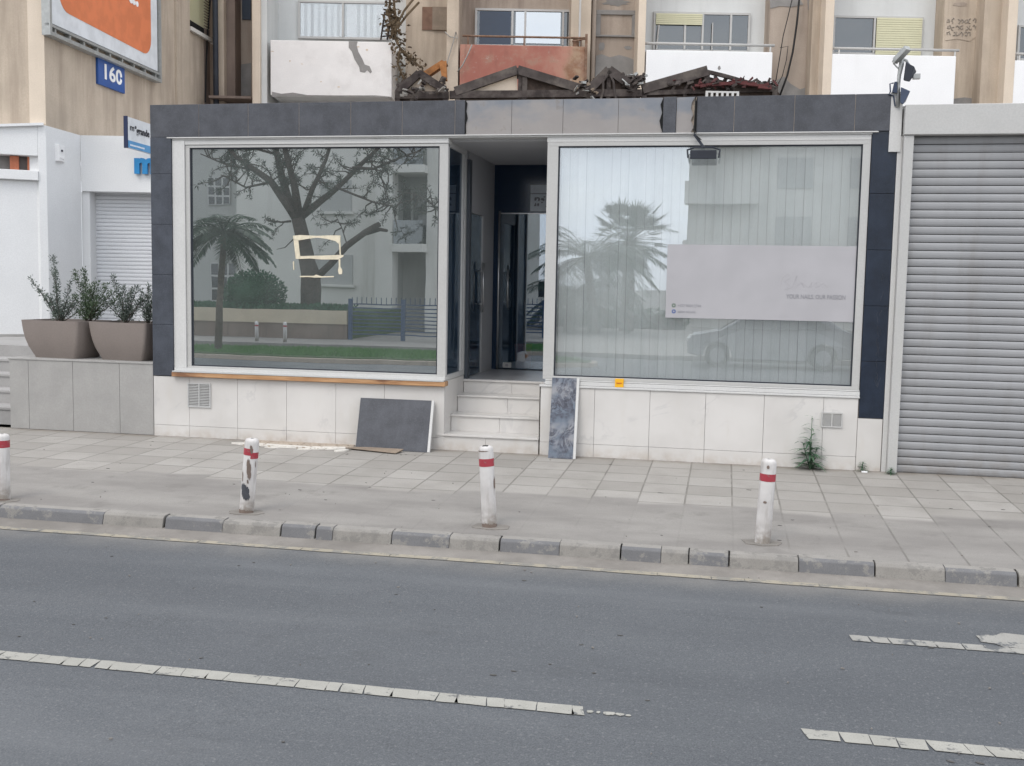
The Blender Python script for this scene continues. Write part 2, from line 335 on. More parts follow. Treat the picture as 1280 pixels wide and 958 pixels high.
M['hedge'] = leafm('hedge leaf', (.015, .06, .03), (.04, .12, .06))
M['hedge_core'] = surf('hedge inside', (.02, .06, .03), .95, .4, 30, 0)
M['grass'] = leafm('grass blade', (.05, .15, .035), (.11, .24, .07))
M['turf'] = surf('turf soil', (.04, .075, .025), .95, .3, 5, .3)
def blade_slat():
    n = NT('grey roller shutter slats'); z = n.xyz()[2]
    a = n.mix(n.ss(n.noise(1.2, 4), .3, .7), (.265, .268, .276), (.305, .308, .316))
    a = n.mix(n.ss(n.noise(1.6, 7, .65, n.mapc((3, 3, .5))), .48, .72, 0, .4), a, (.22, .21, .2))
    a = n.mix(n.m_('MULTIPLY', n.ss(z, .0, .35, .4, 0), n.ss(n.noise(7, 4), .3, .7)), a, (.2, .17, .14))
    return n.fin(a, .45, spec=.4)
M['shutter'] = blade_slat()
M['shutter_white'] = surf('white roller shutter slats', (.66, .67, .69), .5, .02, 2, .15, (.45, .45, .45), 2, bs=.05)
def glass(name, refl, tint, rough=0., fres=.5, dust_haze=0., dcol=(.5, .52, .52)):
    n = NT(name); t = n.t
    g = t.nodes.new('ShaderNodeBsdfGlossy'); g.inputs['Roughness'].default_value = rough; g.inputs['Color'].default_value = (.93, .97, 1, 1)
    tr = t.nodes.new('ShaderNodeBsdfTransparent'); tr.inputs['Color'].default_value = (*tint, 1)
    lw = t.nodes.new('ShaderNodeFresnel'); lw.inputs['IOR'].default_value = 1.5
    f = n.m_('MINIMUM', n.m_('ADD', n.m_('MULTIPLY', lw.outputs[0], fres), refl), 1.)
    wv = n.noise(.9, 2); bp = t.nodes.new('ShaderNodeBump'); bp.inputs['Strength'].default_value = .03; bp.inputs['Distance'].default_value = .02
    n.lk(wv, bp.inputs['Height']); n.lk(bp.outputs[0], g.inputs['Normal'])
    m = t.nodes.new('ShaderNodeMixShader'); n.lk(f, m.inputs[0]); n.lk(tr.outputs[0], m.inputs[1]); n.lk(g.outputs[0], m.inputs[2]); last = m.outputs[0]
    if dust_haze:  # diffuse veil over the glass lifts the blacks, haze painted in
        df = t.nodes.new('ShaderNodeBsdfDiffuse'); df.inputs[0].default_value = (*dcol, 1); m2 = t.nodes.new('ShaderNodeMixShader')
        n.lk(n.ss(n.noise(1.6, 6, .6), .25, .75, dust_haze*.75, dust_haze*1.3), m2.inputs[0]); n.lk(last, m2.inputs[1]); n.lk(df.outputs[0], m2.inputs[2]); last = m2.outputs[0]
    n.lk(last, n.o.inputs[0]); t.nodes.remove(n.b); return n.m
M['glass_film'] = glass('tinted reflective shop glass', .56, (.22, .27, .27), dust_haze=.1, dcol=(.5, .56, .54))
M['glass_shop'] = glass('shop glass', .2, (.985, .995, .99), dust_haze=.09, dcol=(.8, .82, .81))  # pale veil here also brightens the blinds behind
M['glass_mirror'] = glass('sky reflecting glass', .42, (.3, .35, .4))
M['glass_dark'] = glass('dark tinted glass', .07, (.2, .27, .35), dust_haze=.05, dcol=(.25, .4, .6))
M['glass_door'] = glass('glass door', .22, (.75, .85, .92), dust_haze=.03, dcol=(.2, .35, .55))
M['glass_win'] = glass('old window glass', .1, (.25, .3, .34), dust_haze=.05)
def dark_glass_solid(name, col, r=.05):
    n = NT(name); return n.fin(n.mix(n.ss(n.noise(1, 3), .3, .7), sc(col, .7), col), r, spec=.8)
M['car_glass'] = dark_glass_solid('car glass', (.02, .025, .03))
def blinds_mat():
    n = NT('white fabric vertical blinds'); a = n.mix(n.ss(n.noise(1.5, 3, .5, n.mapc((6, 6, .3))), .3, .7), (.82, .85, .845), (.92, .94, .935))
    n.fin(a, .8); t = n.t.nodes.new('ShaderNodeBsdfTranslucent'); n.lk(a, t.inputs[0]); m = n.t.nodes.new('ShaderNodeMixShader'); m.inputs[0].default_value = .25
    n.lk(n.b.outputs[0], m.inputs[1]); n.lk(t.outputs[0], m.inputs[2]); n.lk(m.outputs[0], n.o.inputs[0]); return n.m
M['blinds'] = blinds_mat()

# ------------------------------------------------------------------ mesh builder
class MB:
    def __init__(s): s.v = []; s.f = []; s.mi = []; s.cur = 0
    def add(s, vs, fs):
        k = len(s.v); s.v += [tuple(p) for p in vs]; s.f += [tuple(i+k for i in f) for f in fs]; s.mi += [s.cur]*len(fs); return s
    def box(s, x0, x1, y0, y1, z0, z1):
        if x0 > x1: x0, x1 = x1, x0
        if y0 > y1: y0, y1 = y1, y0
        if z0 > z1: z0, z1 = z1, z0
        return s.hexa([(x0, y0, z0), (x1, y0, z0), (x1, y1, z0), (x0, y1, z0), (x0, y0, z1), (x1, y0, z1), (x1, y1, z1), (x0, y1, z1)])
    def hexa(s, v): return s.add(v, [(0, 3, 2, 1), (4, 5, 6, 7), (0, 1, 5, 4), (1, 2, 6, 5), (2, 3, 7, 6), (3, 0, 4, 7)])
    def prism(s, poly, y0, y1):            # polygon in x,z extruded along y
        n = len(poly); v = [(x, y0, z) for x, z in poly]+[(x, y1, z) for x, z in poly]
        return s.add(v, [tuple(range(n)), tuple(range(2*n-1, n-1, -1))]+[(i, i+n, (i+1) % n+n, (i+1) % n) for i in range(n)])
    def prismx(s, poly, x0, x1):           # polygon in y,z extruded along x
        n = len(poly); v = [(x0, y, z) for y, z in poly]+[(x1, y, z) for y, z in poly]
        return s.add(v, [tuple(range(n)), tuple(range(2*n-1, n-1, -1))]+[(i, i+n, (i+1) % n+n, (i+1) % n) for i in range(n)])
    def flat(s, poly, z0, z1):             # polygon in x,y extruded along z
        n = len(poly); v = [(x, y, z0) for x, y in poly]+[(x, y, z1) for x, y in poly]
        return s.add(v, [tuple(range(n)), tuple(range(2*n-1, n-1, -1))]+[(i, i+n, (i+1) % n+n, (i+1) % n) for i in range(n)])
    def tube(s, pts, r, n=8, cap=True):
        pts = [Vector(p) for p in pts]; rs = r if isinstance(r, (list, tuple)) else [r]*len(pts)
        vs = []; a = None
        for i, p in enumerate(pts):
            d = (pts[min(i+1, len(pts)-1)]-pts[max(i-1, 0)])
            if d.length < 1e-9: d = Vector((0, 0, 1))
            d.normalize()
            if a is None:
                a = Vector((0, 0, 1)) if abs(d.z) < .9 else Vector((1, 0, 0))
            a = (a-d*a.dot(d)).normalized(); b = d.cross(a)
            for k in range(n):
                t = 2*math.pi*k/n; vs.append(p+(a*math.cos(t)+b*math.sin(t))*rs[i])
        fs = []
        for i in range(len(pts)-1):
            for k in range(n): fs.append((i*n+k, i*n+(k+1) % n, (i+1)*n+(k+1) % n, (i+1)*n+k))
        if cap: fs += [tuple(range(n-1, -1, -1)), tuple(range((len(pts)-1)*n, len(pts)*n))]
        return s.add(vs, fs)
    def bar(s, p, q, w, h):                # square bar between two points
        p, q = Vector(p), Vector(q); d = (q-p).normalized(); a = Vector((0, 0, 1)) if abs(d.z) < .95 else Vector((0, 1, 0))
        b = d.cross(a).normalized(); c = b.cross(d).normalized(); v = []
        for e in (p, q):
            for i, j in ((-1, -1), (1, -1), (1, 1), (-1, 1)): v.append(e+b*i*w/2+c*j*h/2)
        return s.add(v, [(0, 1, 2, 3), (7, 6, 5, 4), (0, 4, 5, 1), (1, 5, 6, 2), (2, 6, 7, 3), (3, 7, 4, 0)])
    def leaf(s, p, d, n, l, w):            # small pointed leaf with a fold
        d = d.normalized(); b = d.cross(n)
        if b.length < 1e-4: b = d.cross(Vector((1, .3, .2)))
        b.normalize(); n = b.cross(d)
        return s.add([p, p+d*l*.45+b*w/2+n*w*.12, p+d*l, p+d*l*.45-b*w/2+n*w*.12], [(0, 1, 2), (0, 2, 3)])
    def build(s, name, mats, parent=None, base=(0, 0, 0), frame='S', smooth=False, bevel=0):
        me = bpy.data.meshes.new(name)
        if parent is not None: base = parent.get('_b', base) if '_b' in parent else base
        b = Vector(base); me.from_pydata([tuple(Vector(v)-b) for v in s.v], [], s.f)
        for m in (mats if isinstance(mats, (list, tuple)) else [mats]): me.materials.append(M[m])
        for p, k in zip(me.polygons, s.mi): p.material_index = k; p.use_smooth = smooth
        me.update(); bm = bmesh.new(); bm.from_mesh(me)
        if len(s.f) < 40000 and name not in NOFIX: bmesh.ops.recalc_face_normals(bm, faces=bm.faces)
        bm.to_mesh(me); bm.free()
        ob = bpy.data.objects.new(name, me); COL.objects.link(ob)
        if parent is not None:
            ob.parent = parent; BASE[ob.name] = BASE[parent.name]
        else:
            place(ob, base, frame)
        if bevel:
            md = ob.modifiers.new('bevel', 'BEVEL'); md.width = bevel; md.segments = 2; md.limit_method = 'ANGLE'
        return ob
NOFIX = set()
BASE = {}
def place(ob, base, frame):
    b = Vector(base); BASE[ob.name] = tuple(base)
    if frame == 'T':
        w = Vector((0, -CD, 0))+rt*b.x+Vector((math.sin(CY), math.cos(CY), 0))*b.y+Vector((0, 0, b.z))
        ob.location = w; ob.rotation_euler = (0, 0, -CY)
    else: ob.location = b
def build(mb, name, mats, parent=None, **k):
    if parent is not None: k['base'] = BASE[parent.name]
    return mb.build(name, mats, parent, **k)
def tag(ob, label=None, cat=None, group=None, kind=None):
    if label: ob['label'] = label
    if cat: ob['category'] = cat
    if group: ob['group'] = group
    if kind: ob['kind'] = kind
    return ob
def thing(name, label, cat, base=(0, 0, 0), frame='S', group=None):
    o = bpy.data.objects.new(name, None); COL.objects.link(o); o.empty_display_size = .2; place(o, base, frame)
    return tag(o, label, cat, group)
def struct(mb, name, mats, **k): return tag(build(mb, name, mats, **k), kind='structure')
def copy_tree(o, parent=None):
    c = o.copy(); COL.objects.link(c); BASE[c.name] = BASE.get(o.name, (0, 0, 0))
    if parent is not None: c.parent = parent
    for ch in list(o.children): copy_tree(ch, c)
    return c
def text_mb(txt, size, origin, ux, uz, thick=.004, align='LEFT', sx=1., bold=0, width=None):
    cu = bpy.data.curves.new('t', 'FONT'); cu.body = txt; cu.size = size; cu.align_x = align; cu.resolution_u = 3; cu.offset = bold
    cu.extrude = thick/2
    ob = bpy.data.objects.new('t', cu); COL.objects.link(ob); dg = bpy.context.evaluated_depsgraph_get()
    me = bpy.data.meshes.new_from_object(ob.evaluated_get(dg)); mb = MB()
    if width: xs_ = [v.co.x for v in me.vertices]; sx = width/(max(xs_)-min(xs_))
    o_, ux, uz = Vector(origin), Vector(ux).normalized(), Vector(uz).normalized(); un = ux.cross(uz)
    mb.add([o_+ux*v.co.x*sx+uz*v.co.y+un*v.co.z for v in me.vertices], [tuple(p.vertices) for p in me.polygons])
    bpy.data.objects.remove(ob); bpy.data.curves.remove(cu); bpy.data.meshes.remove(me); return mb
def blob(cx, cz, w, h, n=14, j=.3, seed=0, rot=0):
    r = random.Random(seed); out = []
    for i in range(n):
        t = 2*math.pi*i/n; k = 1-j/2+r.random()*j; x, z = w/2*math.cos(t)*k, h/2*math.sin(t)*k
        out.append((cx+x*math.cos(rot)-z*math.sin(rot), cz+x*math.sin(rot)+z*math.cos(rot)))
    return out

PZ = lambda y: .0217*y            # pavement falls towards the kerb
# ================================================================== GROUND
m = MB(); m.add([(-600, -600, -.32), (600, -600, -.32), (600, 600, -.32), (-600, 600, -.32)], [(0, 1, 2, 3)]); struct(m, 'ground', 'asph_far')
m = MB(); m.add([(-70, -18.3, -.19), (70, -18.3, -.19), (70, -3.4, -.19), (-70, -3.4, -.19)], [(0, 1, 2, 3)]); struct(m, 'road', 'asphalt')
m = MB()
YS = [0.02, -.8, -1.6, -2.4, -3.42]; XS = [-40, -8, 2, 40]
m.add([(x, y, PZ(y)) for y in YS for x in XS], [(i*4+j, (i+1)*4+j, (i+1)*4+j+1, i*4+j+1) for i in range(4) for j in range(3)])
m.box(-40, 40, -3.42, 0, -.3, -.12)
struct(m, 'pavement', 'pavement')
# gutter
m = MB(); xs = [-40+i*.25 for i in range(321)]; r = random.Random(3)
e = [(-3.73-.02*r.random()) for _ in xs]
m.add([(x, -3.5, -.163) for x in xs]+[(x, y, -.186) for x, y in zip(xs, e)], [(i, i+len(xs), i+1+len(xs), i+1) for i in range(len(xs)-1)]); struct(m, 'gutter', 'gutter')
# kerb: dark-painted and bare stones
segs = [(-60, 80, 1), (80, 160, 0), (163, 240, 1), (240, 317, 0), (318.5, 363, 1), (365, 387, 1), (387, 465, 0), (465.5, 542, 1), (542, 607.5, 0), (609, 688, 1), (688, 768, 0), (769.5, 822, 1), (822, 858, 0), (859, 911, 1), (912.5, 1003, 0), (1003.5, 1103, 1), (1104.5, 1196, 0), (1196, 1290, 1)]
bounds = []
for a, b, k in segs:
    ya, yb = 632+a*.0625+22, 632+b*.0625+22
    bounds.append((FZ(a, ya, -.076)[0], FZ(b, yb, -.076)[0], k))
x = bounds[-1][1]; k = 0
while x < 30: bounds.append((x+.012, x+.5, k)); x += .512; k = 1-k
x = bounds[0][0]; k = 0
while x > -30: bounds.append((x-.5, x-.01, k)); x -= .512; k = 1-k
m = MB(); r = random.Random(5)
for a, b, k in bounds:
    m.cur = k; dz = r.uniform(-.004, .004); dy = r.uniform(-.006, .006); n = 4
    prof = [(-3.415+dy, PZ(-3.42)+.004+dz), (-3.495+dy, PZ(-3.42)+dz), (-3.52+dy, PZ(-3.42)-.018+dz), (-3.545+dy, -.186), (-3.545+dy, -.25), (-3.415+dy, -.25)]
    m.prismx(prof, a+.001, b-.001); q = len(m.mi); m.mi[q-6] = 2      # worn dusty top
struct(m, 'kerb', ['kerb_pale', 'kerb_dark', 'kerb_top'], bevel=.006)
# markings
def stripe(name, x0, x1, yc, w, mat, seed, step=(.1, .17), gap=.006, skew=.02, z=-.185):
    m = MB(); r = random.Random(seed); x = x0
    while x < x1:
        q = min(x1, x+r.uniform(*step)); s0 = r.uniform(0, skew); s1 = r.uniform(0, skew); j = lambda: r.uniform(-.004, .004)
        pts = [(x+s0, yc-w/2+j()), ((x+q)/2, yc-w/2+j()), (q-gap+s1, yc-w/2+j()), (q-gap+s1*.4, yc), (q-gap, yc+w/2+j()), ((x+q)/2, yc+w/2+j()), (x, yc+w/2+j()), (x+s0*.4, yc)]
        m.flat(pts, z-.001, z); x = q
    return struct(m, name, mat)
LY = FZ(400, 858, -.19)[1]; LX = FZ(728, 888, -.19)[0]
stripe('lane_line', -9, LX, LY, .105, 'line_white', 1, (.07, .17), .003, .03)
m = MB(); a = FZ(735, 889, -.19)[0]
for i, (dx, w, h) in enumerate(((.01, .03, .03), (.05, .02, .025), (.1, .05, .045), (.15, .05, .03), (.19, .03, .02))): m.flat(blob(a+dx, LY, w, h, 9, .5, i), -.187, -.185)
struct(m, 'lane_line_crumbs', 'line_white')
stripe('lane_line', FZ(1002, 918, -.19)[0], 9, FZ(1140, 931, -.19)[1], .105, 'line_white', 2, (.07, .17), .003, .03)
LY2 = FZ(1150, 805, -.19)[1]
stripe('faded_lane_line', FZ(1062, 797, -.19)[0], 7, LY2, .1, 'line_faded', 3, (.09, .16), .005)
m = MB(); bx, by = FZ(1268, 803, -.19); m.flat(blob(bx, by, .36, .26, 18, .35, 5), -.186, -.184); struct(m, 'paint_smudge', 'line_faded')
stripe('kerb_yellow_line', -30, 30, -3.77, .075, 'line_yellow', 4, (.2, .5), .003, .01)
# cement repair + rubble by the wall
m = MB(); m.flat([(-5.05, -.02), (-3.95, -.02), (-3.9, -.2), (-4.15, -.28), (-4.3, -.36), (-4.8, -.33), (-5.15, -.25), (-5.2, -.12)], -.012, .006); struct(m, 'pavement_repair', 'cement')
m = MB()
m.flat([(-5.0, -.33), (-4.55, -.38), (-4.2, -.36), (-3.95, -.3), (-3.98, -.22), (-4.15, -.26), (-4.35, -.31), (-4.7, -.29), (-5.0, -.26)], -.01, .012)
m.flat(blob(-5.08, -.3, .3, .08, 12, .5, 8), -.01, .01)
for i in range(9): m.flat(blob(-5.0+i*.13, -.36+.05*math.sin(i*2.1), .16, .07, 10, .5, i+30, .1*i), -.012, -.003+.001*i)
struct(m, 'plaster_spill', 'plaster_bit')
r = random.Random(11); m = MB()
for i in range(60):
    a, b = r.uniform(-5.1, -4.0), r.uniform(-.42, -.1); w = r.uniform(.008, .035); m.flat(blob(a, b, w, w*.7, 6, .5, i), PZ(b), PZ(b)+.012+w*.3)
tag(build(m, 'rubble', 'cement'), 'small crumbs of broken render on the patched paving', 'rubble', kind='stuff')
m = MB()
for i in range(150):
    if i < 90: a, b = r.uniform(-8, 4), r.uniform(-3.72, -3.5) if i < 55 else r.uniform(-3.4, -.1)
    else: a, b = r.uniform(-5, 3), r.uniform(-7.5, -3.8)
    z = -.186 if b < -3.42 else PZ(b); w = r.uniform(.004, .012); m.flat(blob(a, b, w*r.uniform(.8, 2.2), w*.7, 6, .5, i, r.uniform(0, 3)), z, z+.006)
tag(build(m, 'street_litter', 'gutter'), 'scattered pale grit and litter flecks on road and paving', 'litter', kind='stuff')
m = MB()
for i in range(110):
    a, b = (r.uniform(-6, 3.5), r.uniform(-8, -3.9)) if i < 60 else (r.uniform(-8, 4), r.uniform(-3.4, -.2))
    z = -.188 if b < -3.42 else PZ(b)+.001; w = r.uniform(.008, .022); m.flat(blob(a, b, w*r.uniform(.8, 2.6), w*.8, 7, .5, i, r.uniform(-.4, .4)), z, z+.002)
tag(build(m, 'gum_spots', 'gum'), 'dark gum spots and leaf scraps on the ground', 'litter', kind='stuff')

# terrace + steps at the left
m = MB(); m.box(-40, -6.37, 2.1, 14, -.3, .82); struct(m, 'terrace', 'step_conc')
t = thing('terrace_steps', 'grey tiled steps rising to the terrace at the far left edge', 'steps', (-10.2, 0.3, 0))
for k in range(1, 5):
    m = MB(); m.box(-12.4, -8.24, .15+.38*k, .15+.38*(k+1)+.06, -.05, .165*k); m.box(-12.4, -8.24, .135+.38*k, .15+.38*(k+1), .165*k-.03, .165*k+.003); build(m, 'step', 'step_conc', t, bevel=.004)

# ================================================================== OLD TOWER (frame T)
FR = 'T'
tw = thing('apartment_tower', 'worn beige apartment tower with four stained balconies behind the shops', 'apartment building', (2, 24, 0), FR)
def lat(px, d, py=60): return TP(px, py, d)[0]
def zz(px, py, d): return TP(px, py, d)[1]
BD, WD, RD = 23.0, 24.2, 23.7      # balcony front, window wall, recess wall
ZT = 12.
def wallbox(px0, px1, d, mat, name='wall', depth=.5, z0=2.5, z1=ZT):
    m = MB(); m.box(lat(px0, d), lat(px1, d), d, d+depth, z0, z1); return build(m, name, mat, tw)
wallbox(318, 512, WD, 'tower_white'); wallbox(566, 747, WD, 'beige_dark'); wallbox(802, 966, WD, 'tower_white'); wallbox(1036, 1184, WD, 'tower_white'); wallbox(1264, 1700, WD, 'tower_white')
wallbox(507, 566, RD, 'beige'); wallbox(741, 802, RD, 'beige_dark'); wallbox(961, 1036, RD, 'beige_dark'); wallbox(1178, 1264, RD, 'beige')
wallbox(236, 320, RD+.3, 'beige_dark')
for a, b, mt in ((315, 325, 'beige_light'), (558, 573, 'beige'), (797, 806.5, 'beige_light'), (1030, 1041, 'beige_light'), (1258, 1270, 'beige_light')):
    m = MB(); m.box(lat(a, BD-.02), lat(b, BD-.02), BD-.02, WD+.2, 2.5, ZT); build(m, 'fin', mt, tw, bevel=.01)
for a, b, mt, d in ((713, 738, 'beige', BD+.25), (1014, 1030, 'beige', BD+.35), (1228, 1258, 'beige', BD+.3), (270, 280, 'beige', BD+.3), (280, 294, 'brown_wall', BD+.5), (325, 334, 'tower_white', BD+.1)):
    m = MB(); m.box(lat(a, d), lat(b, d)-.002, d, WD+.1, 2.5, ZT); build(m, 'pier', mt, tw)
def balcony(a, b, yt, yb, mat, c=None):
    m = MB(); x0, x1 = lat(a, BD), lat(b, BD); z1 = zz((a+b)/2, yt, BD); z0 = zz((a+b)/2, yb, BD)
    m.box(x0, x1, BD, BD+.12, z0, z1); m.box(x0, x0+.12, BD+.12, WD-.01, z0, z1); m.box(x1-.12, x1, BD+.12, WD-.01, z0, z1); m.box(x0+.12, x1-.12, BD+.12, WD-.01, z0, z0+.16)
    return build(m, 'balcony', mat, tw, bevel=.012), x0, x1, z0, z1
b1, *B1 = balcony(338, 490, 51.5, 120.5, 'balcony_old')
b2, *B2 = balcony(575, 733, 57, 116, 'red_balcony')
b3, *B3 = balcony(808, 966, 64, 112, 'balcony_white')
b4, *B4 = balcony(1040, 1196, 69, 133, 'balcony_white')
b5, *B5 = balcony(1263, 1420, 77, 140, 'balcony_white')
# missing render on the first balcony
def scar(pts, d, parent, mat='grey_render', name='bare_patch', t=.006):
    m = MB(); m.prism([TP(x, y, d) for x, y in pts], d-t, d+.001); return build(m, name, mat, parent)
scar([(436, 52), (447, 52), (446, 57), (448, 65), (453, 74), (456, 81), (462, 83), (465, 90), (463, 92), (459, 88), (456, 91), (450, 90), (449, 84), (443, 74), (440, 65), (436, 60)], BD, b1)
scar([(340, 115), (352, 117.5), (366, 116), (384, 119), (420, 119.5), (470, 119.5), (488, 121), (340, 121)], BD, b1)
scar([(898, 83), (900, 82.5), (901, 86), (899, 88), (897, 86)], BD, b3)
for k in range(7):
    x = 342+k*20+random.uniform(-5, 5); y = random.uniform(56, 112); scar(blob(x, y, random.uniform(2, 6), random.uniform(1, 3), 8, .6, k), BD, b1, 'beige_light', 'stain', .004)
# slab band under the balconies
for a, b in ((334, 500), (806, 965), (1041, 1184)):
    m = MB(); m.box(lat(a, WD-.4), lat(b, WD-.4), WD-.4, WD, 4.6, 5.3); build(m, 'beam', 'tower_white', tw)
# rails
def rail(a, b, y, mat, r, parent, posts=()):
    m = MB(); d = BD+.06; x0, x1 = lat(a, d), lat(b, d); z = zz((a+b)/2, y, d)
    m.tube([(x0, d, z), (x1, d, z)], r)
    for p in posts: m.tube([(lat(p, d), d, z), (lat(p, d), d, z-.25)], r*.7, 6)
    return build(m, 'railing', mat, parent, smooth=True)
rail(578, 734, 46.5, 'rust', .022, b2, (585, 655, 723, 733)); rail(805, 968, 55.8, 'white_pvc', .03, b3, (963,)); rail(1040, 1199, 62, 'white_pvc', .028, b4, (1049, 1194)); rail(1262, 1420, 69, 'white_pvc', .03, b5, (1275,))
m = MB(); m.tube([(lat(724, BD+.1), BD+.1, 6.6), (lat(724, BD+.1), BD+.1, 8.6)], .022); build(m, 'pole', 'white_pvc', b2)
m = MB(); x = lat(733, BD+.02); m.box(x-.03, x+.02, BD-.03, BD+.02, 5.95, 7.05); m.tube([(x-.3, BD, 6.9), (x-.02, BD, 6.95), (x-.02, BD, 6.7)], .02); m.box(x-.28, x-.1, BD+.1, BD+.2, 6.8, 6.98); build(m, 'bracket', 'rust', b2)
# windows of the tower
def twin(x0, y0, x1, y1, panes, d=WD, frame='white_pvc', glassm='glass_win', back='interior_dark', fwid=.05, name='window', parent=None, slats=None):
    """panes: list of px x-positions of mullions"""
    parent = parent or tw
    a, zt = TP(x0, y0, d); b, _ = TP(x1, y0, d); _, zb = TP((x0+x1)/2, y1, d)
    m = MB(); dd = d-.06
    m.box(a, b, dd, d-.002, zt-fwid, zt); m.box(a, b, dd, d-.002, zb, zb+fwid); m.box(a, a+fwid, dd, d-.002, zb+fwid, zt-fwid); m.box(b-fwid, b, dd, d-.002, zb+fwid, zt-fwid)
    for p in panes: q = lat(p, d); m.box(q-fwid*.45, q+fwid*.45, dd-.012, d-.004, zb+fwid, zt-fwid)
    f = build(m, name, frame, parent, bevel=.004)
    g = MB(); g.box(a+fwid, b-fwid, d-.03, d-.024, zb+fwid, zt-fwid); build(g, 'pane', glassm, f)
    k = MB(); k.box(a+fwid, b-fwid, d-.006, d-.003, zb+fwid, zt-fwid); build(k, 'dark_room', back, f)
    return f, a, b, zb, zt
f1, a, b, zb, zt = twin(373, 1, 487, 50, (429,), glassm='glass_shop', back='grey_render')
m = MB(); q = lat(467, WD)
for i in range(26):
    x = a+.06+i*(b-a-.12)/26
    if abs(x-lat(437, WD)) < .12: continue
    m.box(x, x+.07, WD-.02-.004*(i%2), WD-.016-.004*(i%2), zb+.06, zt-.06 if x < q else zt-.3)
build(m, 'curtain', 'grey_cloth', f1)
f2, *_ = twin(594, 11, 714, 60, (640, 656, 703), frame='white_pvc')
m = MB(); m.box(lat(644, WD), lat(700, WD), WD-.05, WD-.045, zz(660, 55, WD), zz(660, 16, WD)); build(m, 'bright_pane', 'glass_mirror', f2); m = MB(); m.box(lat(599, WD), lat(638, WD), WD-.05, WD-.045, zz(620, 57, WD), zz(620, 15, WD)); build(m, 'open_sash_shade', 'dark_panel', f2)  # dark sheet stands for the unlit room behind the open sash
f3, a, b, zb, zt = twin(817, 15, 938, 66, (855, 877, 912))
m = MB(); q = lat(876, WD)
for i in range(6): m.box(a+.05, q, WD-.09, WD-.07, zt-.05-.04*i-.034, zt-.05-.04*i)
build(m, 'shutter', 'cream_slat', f3)
m = MB(); m.tube([(lat(889, WD), WD-.08, 6.8), (lat(889, WD), WD-.08, zz(889, 30, WD))], .015); build(m, 'stay_bar', 'white_pvc', f3); m = MB(); m.tube([(lat(819, WD), WD-.1, 6.8), (lat(822, WD), WD-.1, zz(822, 33, WD))], .02); build(m, 'stay_bar', 'white_pvc', f3)
f4, a, b, zb, zt = twin(1041, 20, 1154, 70, (1091,))
m = MB(); q = lat(1093, WD); n = 17
for i in range(n): z = zt-.04-(zt-zb)*i/n; m.box(q, b-.04, WD-.09, WD-.075, z-(zt-zb)/n*.86, z); m.box(q, b-.04, WD-.073, WD-.065, z-(zt-zb)/n, z)
build(m, 'shutter', 'cream_slat', f4)
twin(1272, 32, 1400, 78, (1330,), name='window')
# small openings of the service recesses
m = MB(); a, zt = TP(528, 9, RD); b, _ = TP(559, 9, RD); zb = zz(540, 38, RD); m.box(a, b, RD-.02, RD+.01, zb, zt); w = build(m, 'boarded_opening', 'brown_board', tw)
m = MB(); m.box(a+.22, b, RD-.045, RD-.021, zb, zt)
build(m, 'board', 'card', w)
m = MB(); a, zt = TP(744, 13, RD); b, _ = TP(797, 13, RD); zb = zz(770, 47, RD); a1, z1 = TP(751, 19, RD); b1_, _ = TP(790, 19, RD); zb1 = zz(770, 44.5, RD)
m.box(a, b, RD-.05, RD-.003, z1, zt); m.box(a, b, RD-.05, RD-.003, zb, zb1); m.box(a, a1, RD-.05, RD-.003, zb1, z1); m.box(b1_, b, RD-.05, RD-.003, zb1, z1); build(m, 'blind_opening', 'grey_render', tw, bevel=.01)
m = MB(); m.box(a1, b1_, RD-.012, RD-.004, zb1, z1); build(m, 'infill', 'beige_dark', tw)
def wpatch(pts, mat, d=RD, t=.012, name='render_patch'): return scar(pts, d, tw, mat, name, t)
wpatch([(745, 70), (752, 68), (762, 72), (774, 69), (785, 72), (795, 76), (796, 128), (742, 128)], 'grey_render')
wpatch([(963, 118), (972, 100), (980, 96), (988, 105), (1000, 112), (1012, 108), (1014, 130), (961, 130)], 'grey_render')
wpatch([(962, 0), (1000, 0), (1004, 6), (990, 9), (975, 8), (963, 11)], 'grey_render'); wpatch([(1009, 0), (1016, 0), (1015, 12), (1010, 13)], 'grey_render')
wpatch([(1190, 124), (1205, 122), (1222, 124), (1240, 120), (1243, 134), (1190, 134)], 'grey_render')
wpatch([(1181, 21), (1190, 20), (1205, 23), (1221, 22), (1223, 34), (1220, 46), (1212, 52), (1196, 49), (1181, 51)], 'beige')
m = MB(); r = random.Random(21)      # scribbled marks scratched into that patch
for i in range(20):
    cx, cy = 1186+(i % 7)*5.2+r.uniform(-1, 1), 27+(i//7)*8+r.uniform(-1, 1); pts = []
    t0 = r.uniform(0, 6)
    for k in range(6):
        t = t0+k*r.uniform(.5, 1.1); q, z = TP(cx+2.2*math.cos(t)*r.uniform(.6, 1.1), cy+3.2*math.sin(t)*r.uniform(.6, 1.1), RD); pts.append((q, RD-.016, z))
    m.tube(pts, .013, 4)
build(m, 'scribble', 'brown_faded', tw)
wpatch([(295, 80), (300, 81), (314, 79), (314, 120), (294, 120)], 'grey_render', RD+.3)
m = MB(); a, z1 = TP(303, 0, RD+.3); m.box(a, lat(314, RD+.3), RD+.27, RD+.3-.003, zz(305, 25, RD+.3), z1+.6); build(m, 'dark_opening', 'interior_dark', tw)
m = MB(); m.box(lat(262, BD), lat(314, BD), BD-.1, WD, zz(290, 124, BD), zz(290, 121, BD)); build(m, 'ledge', 'brown_wall', tw)
m = MB(); d = BD+.1; m.tube([(lat(270, d), d, 4), (lat(269, d), d, 9)], .06, 8); build(m, 'drainpipe', 'black_metal', tw, smooth=True)
